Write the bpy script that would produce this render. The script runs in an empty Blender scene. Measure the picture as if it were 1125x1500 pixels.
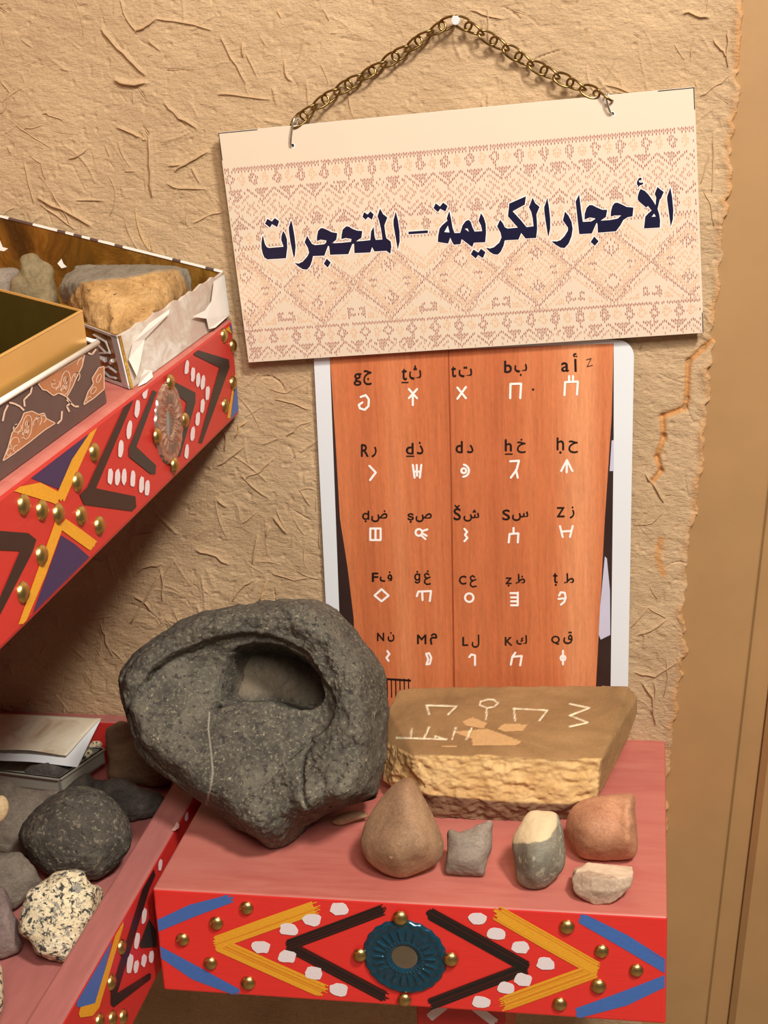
import bpy, bmesh, math, random
import numpy as np
from mathutils import Vector, Matrix
from mathutils.geometry import tessellate_polygon

S = bpy.context.scene
COL = S.collection
random.seed(7)
RNG = np.random.default_rng(11)

# ------------------------------------------------------------------ camera, light, exposure
F_PX = 2200.0
CAM = np.array([0.0, -1.3448, 1.5])
M = np.array([[0.98452111, 0.16890865, -0.04677661],      # right
              [-0.00959229, 0.31841741, 0.94790207],      # up
              [-0.17500335, 0.93278091, -0.31510889]])    # forward
cd = bpy.data.cameras.new('camera')
cd.sensor_fit = 'VERTICAL'; cd.sensor_height = 36.0; cd.lens = F_PX / 1500.0 * 36.0
cd.clip_start = 0.05
cam = bpy.data.objects.new('camera', cd); COL.objects.link(cam)
mw = Matrix.Identity(4)
for i in range(3):
    mw[i][0] = M[0][i]; mw[i][1] = M[1][i]; mw[i][2] = -M[2][i]; mw[i][3] = CAM[i]
cam.matrix_world = mw
S.camera = cam
S.view_settings.view_transform = 'Standard'
S.view_settings.look = 'None'
S.view_settings.gamma = 1.0
S.view_settings.use_curve_mapping = False
S.view_settings.exposure = -0.20

w = bpy.data.worlds.new('world'); S.world = w; w.use_nodes = True
w.node_tree.nodes['Background'].inputs[0].default_value = (1.0, 0.96, 0.90, 1)
w.node_tree.nodes['Background'].inputs[1].default_value = 0.14

def area(name, loc, target, size, power, col, sy=None):
    l = bpy.data.lights.new(name, 'AREA'); l.energy = power; l.color = col
    l.shape = 'RECTANGLE'; l.size = size; l.size_y = sy or size
    o = bpy.data.objects.new(name, l); COL.objects.link(o)
    o.location = loc
    o.rotation_euler = (Vector(target) - Vector(loc)).to_track_quat('-Z', 'Y').to_euler()
    return o
area('ceiling_light_key', (0.62, -1.25, 2.6), (-0.2, 0, 1.1), 0.24, 50, (1.0, 0.975, 0.93))
area('fill_light', (0.30, -2.05, 2.65), (-0.25, 0, 1.0), 0.6, 40, (1.0, 0.972, 0.925))  # unseen area light added to fill in the key light's shadows

# ------------------------------------------------------------------ helpers
def ray(x, y):
    return M.T @ np.array([(x - 562.5) / F_PX, -(y - 750) / F_PX, 1.0])
def onY(x, y, Y=0.0):
    d = ray(x, y); return CAM + d * ((Y - CAM[1]) / d[1])
def onZ(x, y, Z):
    d = ray(x, y); return CAM + d * ((Z - CAM[2]) / d[2])
def onX(x, y, X):
    d = ray(x, y); return CAM + d * ((X - CAM[0]) / d[0])
def onP(x, y, p, n):
    d = ray(x, y); return CAM + d * (np.dot(p - CAM, n) / np.dot(d, n))
def lin(c):
    return tuple(((v / 255) / 12.92 if v / 255 <= 0.04045 else ((v / 255 + 0.055) / 1.055) ** 2.4) for v in c)

def _hash(ix, iy, iz, seed):
    h = (ix * 374761393 + iy * 668265263 + iz * 2147483647 + seed * 1274126177) & 0xffffffff
    h = ((h ^ (h >> 13)) * 1274126177) & 0xffffffff
    h = ((h ^ (h >> 16)) * 2246822519) & 0xffffffff
    return ((h ^ (h >> 15)) & 0xffffff) / float(0xffffff)
def vnoise(P, seed=0):
    P = np.asarray(P, float); i = np.floor(P).astype(np.int64); f = P - i
    f = f * f * f * (f * (f * 6 - 15) + 10)
    r = 0
    for a in (0, 1):
        wx = f[:, 0] if a else 1 - f[:, 0]
        for b in (0, 1):
            wy = f[:, 1] if b else 1 - f[:, 1]
            for c in (0, 1):
                wz = f[:, 2] if c else 1 - f[:, 2]
                r = r + wx * wy * wz * _hash(i[:, 0] + a, i[:, 1] + b, i[:, 2] + c, seed)
    return r * 2 - 1
def fbm(P, freq, octv=4, seed=0, gain=0.5):
    r = 0; a = 1.0; t = 0
    for k in range(octv):
        r = r + a * vnoise(np.asarray(P) * freq * (2.03 ** k) + 17.3 * k, seed + k); t += a; a *= gain
    return r / t

WORLD = {}
def setp(o, label=None, cat=None, group=None, kind=None):
    if label: o['label'] = label
    if cat: o['category'] = cat
    if group: o['group'] = group
    if kind: o['kind'] = kind
    return o
def empty(name, loc, label, cat, group=None):
    o = bpy.data.objects.new(name, None); COL.objects.link(o)
    o.location = loc; o.empty_display_size = 0.02
    WORLD[o.name] = np.array(loc, float)
    return setp(o, label, cat, group)
def obj(name, V, F, mats, parent=None, mi=None, smooth=False, origin=None):
    V = np.asarray(V, float)
    if parent is not None: og = WORLD[parent.name]
    elif origin is not None: og = np.array(origin, float)
    else: og = np.array([(V[:, 0].min() + V[:, 0].max()) / 2, (V[:, 1].min() + V[:, 1].max()) / 2, V[:, 2].min()])
    me = bpy.data.meshes.new(name)
    me.from_pydata((V - og).tolist(), [], F)
    for m in (mats if isinstance(mats, (list, tuple)) else [mats]): me.materials.append(m)
    if mi is not None: me.polygons.foreach_set('material_index', np.asarray(mi, np.int32))
    if smooth: me.polygons.foreach_set('use_smooth', np.ones(len(me.polygons), bool))
    me.update()
    o = bpy.data.objects.new(name, me); COL.objects.link(o)
    if parent is not None:
        o.parent = parent; WORLD[o.name] = og
    else:
        o.location = og; WORLD[o.name] = og
    return o

def nud(V, k):
    return [np.asarray(v) + (CAM-np.asarray(v))*(1.0e-5*k) for v in V]

class MB:
    def __init__(s): s.V = []; s.F = []; s.mi = []
    def add(s, V, F, m=0):
        b = len(s.V); s.V += [tuple(v) for v in V]; s.F += [tuple(i + b for i in f) for f in F]; s.mi += [m] * len(F)
    def box(s, lo, hi, m=0, bev=0.0):
        x0, y0, z0 = lo; x1, y1, z1 = hi
        if bev <= 0:
            V = [(x0,y0,z0),(x1,y0,z0),(x1,y1,z0),(x0,y1,z0),(x0,y0,z1),(x1,y0,z1),(x1,y1,z1),(x0,y1,z1)]
            s.add(V, [(0,3,2,1),(4,5,6,7),(0,1,5,4),(1,2,6,5),(2,3,7,6),(3,0,4,7)], m); return
        bm = bmesh.new(); bmesh.ops.create_cube(bm, size=1)
        for v in bm.verts:
            v.co = Vector(((x0+x1)/2 + v.co.x*(x1-x0), (y0+y1)/2 + v.co.y*(y1-y0), (z0+z1)/2 + v.co.z*(z1-z0)))
        bmesh.ops.bevel(bm, geom=bm.edges[:], offset=bev, segments=3, affect='EDGES', profile=0.5)
        bm.verts.index_update()
        s.add([v.co[:] for v in bm.verts], [[v.index for v in f.verts] for f in bm.faces], m); bm.free()
    def poly(s, P, m=0):
        P = [np.asarray(p, float) for p in P]
        tris = tessellate_polygon([[Vector(p) for p in P]])
        s.add(P, [tuple(t) for t in tris], m)
    def slab(s, quad, n, m=0, m_back=None):
        """quad of 4 points thickened by vector n"""
        q = [np.asarray(p, float) for p in quad]; n = np.asarray(n, float)
        V = q + [p + n for p in q]
        s.add(V, [(0,1,2,3)], m)
        s.add(V, [(7,6,5,4)], m if m_back is None else m_back)
        s.add(V, [(0,4,5,1),(1,5,6,2),(2,6,7,3),(3,7,4,0)], m)
    def tube(s, P, r, m=0, n=8, closed=False, caps=True):
        P = [np.asarray(p, float) for p in P]; k = len(P)
        rr = r if isinstance(r, (list, tuple, np.ndarray)) else [r] * k
        V = []; up = None
        for i in range(k):
            a = P[(i-1) % k] if (closed or i > 0) else P[i]
            b = P[(i+1) % k] if (closed or i < k-1) else P[i]
            t = b - a; t = t / (np.linalg.norm(t) + 1e-12)
            if up is None:
                up = np.array([0,0,1.0]) if abs(t[2]) < 0.9 else np.array([1.0,0,0])
            e1 = np.cross(t, up); e1 /= np.linalg.norm(e1) + 1e-12; e2 = np.cross(t, e1); up = -e2 if np.dot(-e2, up) > 0 else e2
            for j in range(n):
                q = 2*math.pi*j/n
                V.append(P[i] + rr[i]*(math.cos(q)*e1 + math.sin(q)*up))
        F = []
        for i in range(k if closed else k-1):
            for j in range(n):
                a = i*n+j; b = i*n+(j+1) % n; c = ((i+1) % k)*n+(j+1) % n; d = ((i+1) % k)*n+j
                F.append((a,b,c,d))
        if caps and not closed:
            F.append(tuple(range(n-1,-1,-1))); F.append(tuple((k-1)*n+j for j in range(n)))
        s.add(V, F, m)
    def build(s, name, mats, parent=None, smooth=False, origin=None):
        return obj(name, s.V, s.F, mats, parent, s.mi, smooth, origin)

# ------------------------------------------------------------------ materials
def new_mat(name):
    m = bpy.data.materials.new(name); m.use_nodes = True
    nt = m.node_tree; b = nt.nodes['Principled BSDF']
    return m, nt, b
def N(nt, t, **kw):
    n = nt.nodes.new(t)
    for k, v in kw.items(): setattr(n, k, v)
    return n
def coords(nt, scale=(1,1,1), rot=(0,0,0)):
    tc = N(nt, 'ShaderNodeTexCoord'); mp = N(nt, 'ShaderNodeMapping')
    mp.inputs['Scale'].default_value = scale; mp.inputs['Rotation'].default_value = rot
    nt.links.new(tc.outputs['Object'], mp.inputs['Vector'])
    return mp.outputs['Vector']
def noise(nt, vec, scale, detail=6, rough=0.6, dist=0.0):
    n = N(nt, 'ShaderNodeTexNoise'); n.inputs['Scale'].default_value = scale
    n.inputs['Detail'].default_value = detail; n.inputs['Roughness'].default_value = rough
    n.inputs['Distortion'].default_value = dist
    nt.links.new(vec, n.inputs['Vector']); return n.outputs['Fac']
def ramp(nt, fac, stops, interp='LINEAR'):
    r = N(nt, 'ShaderNodeValToRGB'); r.color_ramp.interpolation = interp
    e = r.color_ramp.elements
    while len(e) < len(stops): e.new(0.5)
    for el, (p, c) in zip(e, stops):
        el.position = p; el.color = (*c, 1) if len(c) == 3 else c
    nt.links.new(fac, r.inputs['Fac']); return r.outputs['Color']
def mixc(nt, fac, a, b, mode='MIX'):
    n = N(nt, 'ShaderNodeMix', data_type='RGBA', blend_type=mode)
    for s_, i in ((fac, 0), (a, 6), (b, 7)):
        if hasattr(s_, 'links'): nt.links.new(s_, n.inputs[i])
        else: n.inputs[i].default_value = s_ if i == 0 else ((*s_, 1) if len(s_) == 3 else s_)
    return n.outputs[2]
def bump(nt, b, h, strength=0.5, dist=0.002):
    n = N(nt, 'ShaderNodeBump'); n.inputs['Strength'].default_value = strength; n.inputs['Distance'].default_value = dist
    nt.links.new(h, n.inputs['Height']); nt.links.new(n.outputs['Normal'], b.inputs['Normal'])

def simple(name, c, rough=0.6, metal=0.0, var=0.12, scale=60, bstr=0.15, bdist=0.0006, stretch=(1,1,1), coat=0.0):
    m, nt, b = new_mat(name); c = np.array(lin(c))
    v = coords(nt, stretch); f = noise(nt, v, scale, 5, 0.6)
    col = ramp(nt, f, [(0.25, tuple(c*(1-var))), (0.75, tuple(np.minimum(c*(1+var), 1)))])
    nt.links.new(col, b.inputs['Base Color'])
    b.inputs['Roughness'].default_value = rough; b.inputs['Metallic'].default_value = metal
    if coat: b.inputs['Coat Weight'].default_value = coat; b.inputs['Coat Roughness'].default_value = 0.15
    if bstr: bump(nt, b, f, bstr, bdist)
    return m
def rock(name, cols, scale=60, rough=0.85, fine=400, speck=None, bstr=0.6, bdist=0.002, stretch=(1,1,1), attr=None, pits=False):
    """cols: list of sRGB tones dark -> light; speck: (colour, threshold, scale)"""
    m, nt, b = new_mat(name)
    v = coords(nt, stretch)
    f1 = noise(nt, v, scale, 8, 0.65, 0.3); f2 = noise(nt, v, fine, 4, 0.7)
    k = len(cols)
    col = ramp(nt, f1, [(0.28 + 0.44*i/max(k-1,1), lin(c)) for i, c in enumerate(cols)])
    f0 = noise(nt, v, 15, 4, 0.55, 0.5); col = mixc(nt, 0.7, col, ramp(nt, f0, [(0.32, (0.74,)*3), (0.66, (1.22,)*3)]), 'MULTIPLY')
    fin = ramp(nt, f2, [(0.3, (0.70,)*3), (0.7, (1.25,)*3)])
    col = mixc(nt, 0.8, col, fin, 'MULTIPLY')
    if speck:
        for sc, th, ss in (speck if isinstance(speck, list) else [speck]):
            f3 = noise(nt, v, ss, 3, 0.6, 0.2)
            msk = ramp(nt, f3, [(th, (0,0,0)), (th+0.05, (1,1,1))])
            col = mixc(nt, msk, col, lin(sc))
    for at_ in (attr if isinstance(attr, list) else [attr] if attr else []):
        a = N(nt, 'ShaderNodeAttribute', attribute_name=at_[0])
        col = mixc(nt, a.outputs['Fac'], col, lin(at_[1]))
    nt.links.new(col, b.inputs['Base Color']); b.inputs['Roughness'].default_value = rough
    b.inputs['Specular IOR Level'].default_value = 0.3
    add = N(nt, 'ShaderNodeMath', operation='MULTIPLY_ADD'); nt.links.new(f2, add.inputs[0]); add.inputs[1].default_value = 0.35
    nt.links.new(f1, add.inputs[2])
    bump(nt, b, add.outputs[0], bstr, bdist)
    return m

def paint(name, c, rough=0.42, streak=(3, 60, 60), var=0.10):
    return simple(name, c, rough, 0, var, 14, 0.12, 0.0004, streak)

MAT = {}
def plaster_mat():
    m, nt, b = new_mat('mud_plaster')
    v = coords(nt)
    f1 = noise(nt, v, 9, 8, 0.62, 0.4); f2 = noise(nt, v, 320, 5, 0.7)
    vs = coords(nt, (1, 1, 2.6), (0, math.radians(-24), 0)); f3 = noise(nt, vs, 130, 5, 0.65, 0.6)
    col = ramp(nt, f1, [(0.3, lin((180, 147, 110))), (0.7, lin((202, 169, 129)))])
    col = mixc(nt, 0.5, col, ramp(nt, f2, [(0.3, (0.82,)*3), (0.7, (1.12,)*3)]), 'MULTIPLY')
    a = N(nt, 'ShaderNodeAttribute', attribute_name='wear')
    col = mixc(nt, a.outputs['Fac'], col, lin((196, 134, 72)))
    nt.links.new(col, b.inputs['Base Color']); b.inputs['Roughness'].default_value = 0.85
    b.inputs['Specular IOR Level'].default_value = 0.25
    add = N(nt, 'ShaderNodeMath', operation='MULTIPLY_ADD'); nt.links.new(f3, add.inputs[0]); add.inputs[1].default_value = 1.3
    nt.links.new(f2, add.inputs[2])
    bump(nt, b, add.outputs[0], 0.75, 0.0016)
    return m
MAT['plaster'] = plaster_mat()
MAT['straw'] = simple('plastered_straw', (184, 149, 109), 0.8, 0, 0.18, 40)
MAT['dry_straw'] = simple('dry_straw', (206, 164, 100), 0.6, 0, 0.2, 40)
MAT['brown_paint'] = simple('brown_wall_paint', (164, 124, 78), 0.55, 0, 0.07, 14, 0.25, 0.0012)
MAT['floor'] = simple('floor_tile', (150, 128, 104), 0.5, 0, 0.1, 6)
def red_top_mat():
    m, nt, b = new_mat('dusty_red_paint')
    v = coords(nt, (1.2, 7, 5)); f = noise(nt, v, 10, 8, 0.65, 0.3)
    v2 = coords(nt, (1, 1, 1)); f2 = noise(nt, v2, 7, 5, 0.6)
    col = ramp(nt, f, [(0.3, lin((176, 88, 76))), (0.7, lin((194, 114, 98)))])
    col = mixc(nt, ramp(nt, f2, [(0.4, (0,0,0)), (0.75, (0.6,0.6,0.6))]), col, lin((188, 112, 98)))
    nt.links.new(col, b.inputs['Base Color']); b.inputs['Roughness'].default_value = 0.5
    bump(nt, b, f, 0.1, 0.0006); return m
MAT['red_top'] = red_top_mat()
MAT['red_dust'] = simple('dusty_tray_paint', (168, 100, 91), 0.6, 0, 0.12, 16, 0.1, 0.0006, (7, 1.2, 5))
MAT['red'] = paint('red_paint', (222, 50, 42), 0.40, (3, 3, 60), 0.08)
MAT['red_y'] = paint('red_paint_side', (200, 48, 42), 0.40, (3, 3, 60), 0.08)
MAT['black'] = paint('black_paint', (30, 22, 20), 0.35, (60, 60, 60), 0.35)
MAT['char'] = paint('charcoal_paint', (38, 29, 28), 0.4, (40, 40, 40), 0.1)
MAT['green'] = paint('dark_green_paint', (40, 44, 42), 0.4, (40, 40, 40), 0.1)
MAT['blue'] = paint('blue_paint', (66, 104, 168), 0.45, (20, 20, 60), 0.12)
MAT['navy'] = paint('navy_paint', (58, 44, 82), 0.5, (20, 20, 20), 0.12)
MAT['yellow'] = paint('yellow_paint', (230, 160, 40), 0.4, (20, 20, 120), 0.18)
MAT['amber'] = paint('amber_paint', (214, 132, 30), 0.4, (20, 20, 120), 0.15)
MAT['maroon_black'] = paint('thin_black_paint', (62, 22, 20), 0.38, (60, 60, 60), 0.25)
MAT['white'] = paint('white_paint', (232, 216, 212), 0.5, (40, 40, 40), 0.06)
MAT['brass'] = simple('brass', (200, 168, 102), 0.32, 1.0, 0.12, 200, 0.1, 0.0004)
MAT['bronze'] = simple('antique_bronze', (136, 108, 62), 0.28, 1.0, 0.25, 300, 0.1, 0.0003)
MAT['steel'] = simple('bright_steel', (205, 205, 200), 0.25, 1.0, 0.08, 200, 0.05, 0.0003)
MAT['mirror'] = simple('clouded_mirror', (170, 165, 155), 0.12, 1.0, 0.1, 80, 0.03, 0.0003)
MAT['teal'] = simple('teal_glaze', (18, 62, 78), 0.22, 0.25, 0.25, 90, 0.1, 0.0004, (1,1,1), 0.4)
MAT['rose_metal'] = simple('rose_tinted_metal', (196, 166, 150), 0.24, 0.85, 0.2, 90, 0.1, 0.0004)
MAT['paper'] = simple('white_paper', (220, 220, 219), 0.45, 0, 0.02, 8, 0.05, 0.0006)
MAT['foam'] = simple('white_foam_edge', (240, 236, 226), 0.6, 0, 0.02, 20)
MAT['sign_paper'] = simple('printed_cream', (218, 197, 172), 0.35, 0, 0.03, 5, 0.03, 0.0005)
MAT['d_dark'] = simple('print_maroon', (160, 92, 78), 0.45, 0, 0.1, 100, 0)
MAT['d_mid'] = simple('print_rust', (192, 134, 108), 0.45, 0, 0.1, 100, 0)
MAT['d_light'] = simple('print_orange', (220, 168, 124), 0.45, 0, 0.1, 100, 0)
MAT['ink_navy'] = simple('navy_ink', (22, 20, 48), 0.3, 0, 0.15, 20, 0)
MAT['ink_white'] = simple('white_ink', (250, 236, 226), 0.4, 0, 0.02, 20, 0)
MAT['ink_black'] = simple('black_ink', (34, 20, 16), 0.4, 0, 0.1, 20, 0)
MAT['hole'] = simple('dark_hole', (26, 20, 16), 0.8, 0, 0.1, 20, 0)
def wood_print():
    m, nt, b = new_mat('printed_orange_wood')
    v = coords(nt, (1, 1, 0.05)); f = noise(nt, v, 260, 6, 0.65, 0.4)
    v2 = coords(nt, (1, 1, 0.03)); f2 = noise(nt, v2, 16, 3, 0.5, 0.2)
    v3 = coords(nt, (1, 1, 0.25)); f3 = noise(nt, v3, 500, 3, 0.6)
    col = ramp(nt, f2, [(0.30, lin((178, 92, 54))), (0.5, lin((202, 114, 69))), (0.72, lin((224, 146, 98)))])
    col = mixc(nt, 0.8, col, ramp(nt, f, [(0.3, (0.80,)*3), (0.65, (1.12,)*3)]), 'MULTIPLY')
    col = mixc(nt, 0.5, col, ramp(nt, f3, [(0.3, (0.84,)*3), (0.6, (1.08,)*3)]), 'MULTIPLY')
    nt.links.new(col, b.inputs['Base Color']); b.inputs['Roughness'].default_value = 0.38
    return m
MAT['wood'] = wood_print()
MAT['wood_line'] = simple('printed_wood_joint', (150, 70, 36), 0.4, 0, 0.1, 20, 0)
MAT['photo_dark'] = simple('printed_dark', (52, 34, 30), 0.4, 0, 0.35, 14, 0)
MAT['photo_robe'] = simple('printed_pale_cloth', (196, 190, 206), 0.4, 0, 0.06, 20, 0)
def foil():
    m, nt, b = new_mat('gold_foil_lining')
    v = coords(nt, (1, 1, .7)); f = noise(nt, v, 22, 6, 0.6, 0.8); f2 = noise(nt, v, 240, 4, 0.7)
    col = ramp(nt, f, [(0.30, lin((88, 58, 20))), (0.48, lin((150, 102, 36))), (0.66, lin((206, 154, 66)))])
    col = mixc(nt, ramp(nt, f2, [(0.62, (0,0,0)), (0.70, (.5,.5,.5))]), col, lin((170, 150, 116)))
    nt.links.new(col, b.inputs['Base Color']); b.inputs['Metallic'].default_value = 0.65; b.inputs['Roughness'].default_value = 0.32
    bump(nt, b, f, 0.5, 0.006); return m
MAT['gold_in'] = foil()
MAT['gold_card'] = simple('gold_card', (222, 174, 96), 0.3, 0.55, 0.08, 12, 0.2, 0.002)
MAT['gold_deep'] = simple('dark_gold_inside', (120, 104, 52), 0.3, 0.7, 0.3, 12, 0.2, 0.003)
def torn_mat():
    m, nt, b = new_mat('torn_white_card')
    v = coords(nt, (1, 1, 2)); f = noise(nt, v, 26, 7, 0.6, 0.5)
    col = ramp(nt, f, [(0.36, lin((190, 164, 146))), (0.5, lin((198, 180, 162))), (0.62, lin((216, 206, 192)))])
    nt.links.new(col, b.inputs['Base Color']); b.inputs['Roughness'].default_value = 0.7
    bump(nt, b, f, 0.5, 0.002); return m
MAT['torn'] = torn_mat()
MAT['card_white'] = simple('white_card', (238, 228, 214), 0.5, 0, 0.05, 60)
MAT['silver_line'] = simple('silver_print', (206, 200, 196), 0.35, 0.3, 0.08, 60, 0)
MAT['damask'] = simple('brown_damask_print', (92, 70, 64), 0.5, 0, 0.15, 30)
MAT['damask_fill'] = simple('tan_damask_print', (176, 112, 72), 0.5, 0, 0.15, 60)
MAT['damask_line'] = simple('pale_damask_line', (226, 188, 160), 0.5, 0, 0.06, 60, 0)
MAT['plastic'] = None
m, nt, b = new_mat('cloudy_plastic')
b.inputs['Base Color'].default_value = (*lin((168, 163, 146)), 1); b.inputs['Roughness'].default_value = 0.35
b.inputs['Transmission Weight'].default_value = 0.15; b.inputs['IOR'].default_value = 1.4
f = noise(nt, coords(nt), 40, 5, 0.6); bump(nt, b, f, 0.1, 0.001)
MAT['plastic'] = m
def old_paper():
    m, nt, b = new_mat('stained_ruled_paper')
    v = coords(nt); f = noise(nt, v, 26, 5, 0.6, 0.6)
    col = ramp(nt, f, [(0.34, lin((176, 150, 118))), (0.5, lin((208, 192, 164))), (0.7, lin((220, 206, 180)))])
    nt.links.new(col, b.inputs['Base Color']); b.inputs['Roughness'].default_value = 0.7
    bump(nt, b, f, 0.3, 0.003); return m
MAT['old_paper'] = old_paper()

MAT['r_bowl'] = rock('dark_basalt', [(70, 64, 55), (89, 82, 70), (111, 102, 86)], 34, 0.9, 330, [((110, 102, 84), 0.56, 330), ((66, 60, 53), 0.57, 210), ((146, 134, 106), 0.63, 300)], 0.75, 0.0035, attr=[('dust', (122, 106, 86)), ('vein', (172, 162, 140))])
def sand_mat():
    m, nt, b = new_mat('sandstone')
    v = coords(nt); f1 = noise(nt, v, 30, 8, 0.65, 0.3); f2 = noise(nt, v, 420, 4, 0.7)
    light = ramp(nt, f1, [(0.3, lin((188, 142, 84))), (0.7, lin((224, 184, 126)))])
    vt = coords(nt, (1, 1, 1)); ft = noise(nt, vt, 14, 6, 0.6, 0.6)
    dark = ramp(nt, ft, [(0.3, lin((132, 98, 60))), (0.7, lin((170, 130, 84)))])
    a = N(nt, 'ShaderNodeAttribute', attribute_name='patina')
    col = mixc(nt, a.outputs['Fac'], light, dark)
    a2 = N(nt, 'ShaderNodeAttribute', attribute_name='chip')
    col = mixc(nt, a2.outputs['Fac'], col, lin((206, 160, 106)))
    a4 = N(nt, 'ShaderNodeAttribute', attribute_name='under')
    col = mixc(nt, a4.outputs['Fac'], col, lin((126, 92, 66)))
    a3 = N(nt, 'ShaderNodeAttribute', attribute_name='carve')
    col = mixc(nt, a3.outputs['Fac'], col, lin((244, 226, 190)))
    col = mixc(nt, 0.7, col, ramp(nt, f2, [(0.3, (0.84,)*3), (0.7, (1.12,)*3)]), 'MULTIPLY')
    nt.links.new(col, b.inputs['Base Color']); b.inputs['Roughness'].default_value = 0.85
    b.inputs['Specular IOR Level'].default_value = 0.3
    bump(nt, b, f1, 0.45, 0.003); return m
MAT['r_sand'] = sand_mat()
MAT['r_cone'] = rock('tan_flint', [(136, 102, 74), (158, 122, 90), (176, 140, 104)], 22, 0.75, 500, ((196, 164, 122), 0.68, 120), 0.35, 0.0015)
MAT['r_flake'] = rock('grey_schist', [(112, 98, 84), (138, 122, 106), (158, 142, 124)], 40, 0.75, 500, None, 0.5, 0.002, (1, 1, 2.5))
MAT['r_green'] = rock('blue_grey_stone', [(108, 100, 84), (130, 121, 102), (150, 140, 120)], 40, 0.65, 500, ((164, 154, 130), 0.58, 130), 0.5, 0.0015, attr=('cap', (214, 188, 146)))
MAT['r_orange'] = rock('orange_pebble', [(168, 112, 80), (190, 134, 98), (206, 158, 118)], 26, 0.7, 500, None, 0.3, 0.0015)
MAT['r_broken'] = rock('pale_broken_stone', [(160, 132, 108), (180, 152, 126), (196, 170, 144)], 30, 0.75, 500, None, 0.35, 0.0015, attr=('cut', (208, 180, 150)))
MAT['r_black'] = rock('black_cobble', [(66, 59, 51), (84, 76, 65), (106, 96, 81)], 60, 0.75, 380, [((128, 116, 96), 0.58, 240), ((60, 53, 46), 0.6, 200)], 1.0, 0.004)
MAT['r_granite'] = rock('speckled_granite', [(206, 184, 142), (224, 204, 164), (236, 220, 186)], 40, 0.8, 500, [((150, 142, 126), 0.56, 150), ((66, 62, 56), 0.555, 210), ((96, 90, 80), 0.58, 330)], 0.9, 0.003)
MAT['r_grey'] = rock('grey_slate', [(98, 88, 75), (120, 107, 92), (140, 127, 109)], 40, 0.8, 400, None, 0.8, 0.003, (1, 1, 2))
MAT['r_dark'] = rock('dark_slate', [(60, 54, 49), (80, 73, 65), (106, 98, 88)], 50, 0.75, 400, None, 0.9, 0.003)
MAT['r_purple'] = rock('purple_grey_stone', [(104, 86, 80), (126, 106, 98), (144, 124, 112)], 34, 0.8, 400, None, 0.8, 0.003)
MAT['r_brown'] = rock('brown_block_stone', [(96, 74, 52), (118, 92, 66), (138, 112, 82)], 26, 0.8, 400, None, 0.5, 0.002, (1, 1, 3))
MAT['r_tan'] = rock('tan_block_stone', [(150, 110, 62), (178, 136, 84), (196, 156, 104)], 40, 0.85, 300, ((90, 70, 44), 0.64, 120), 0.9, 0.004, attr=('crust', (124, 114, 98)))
MAT['r_heart'] = rock('olive_brown_pebble', [(104, 88, 60), (126, 108, 76), (146, 126, 92)], 40, 0.8, 300, None, 0.6, 0.002)
MAT['r_buff'] = rock('buff_pebble', [(190, 160, 116), (208, 178, 134)], 26, 0.6, 400, None, 0.2, 0.001)

# ------------------------------------------------------------------ the setting
WALL_Y = -0.004
def edge_x(z):                                   # leaning, ragged end of the plaster
    z = np.asarray(z, float)
    base = 0.0228 + (z - 0.8091) * 0.0754
    q = np.stack([z * 0, z * 0, z], 1)
    return base + 0.006 * fbm(q, 22, 3, 5) + 0.003 * fbm(q, 120, 2, 9)

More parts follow.
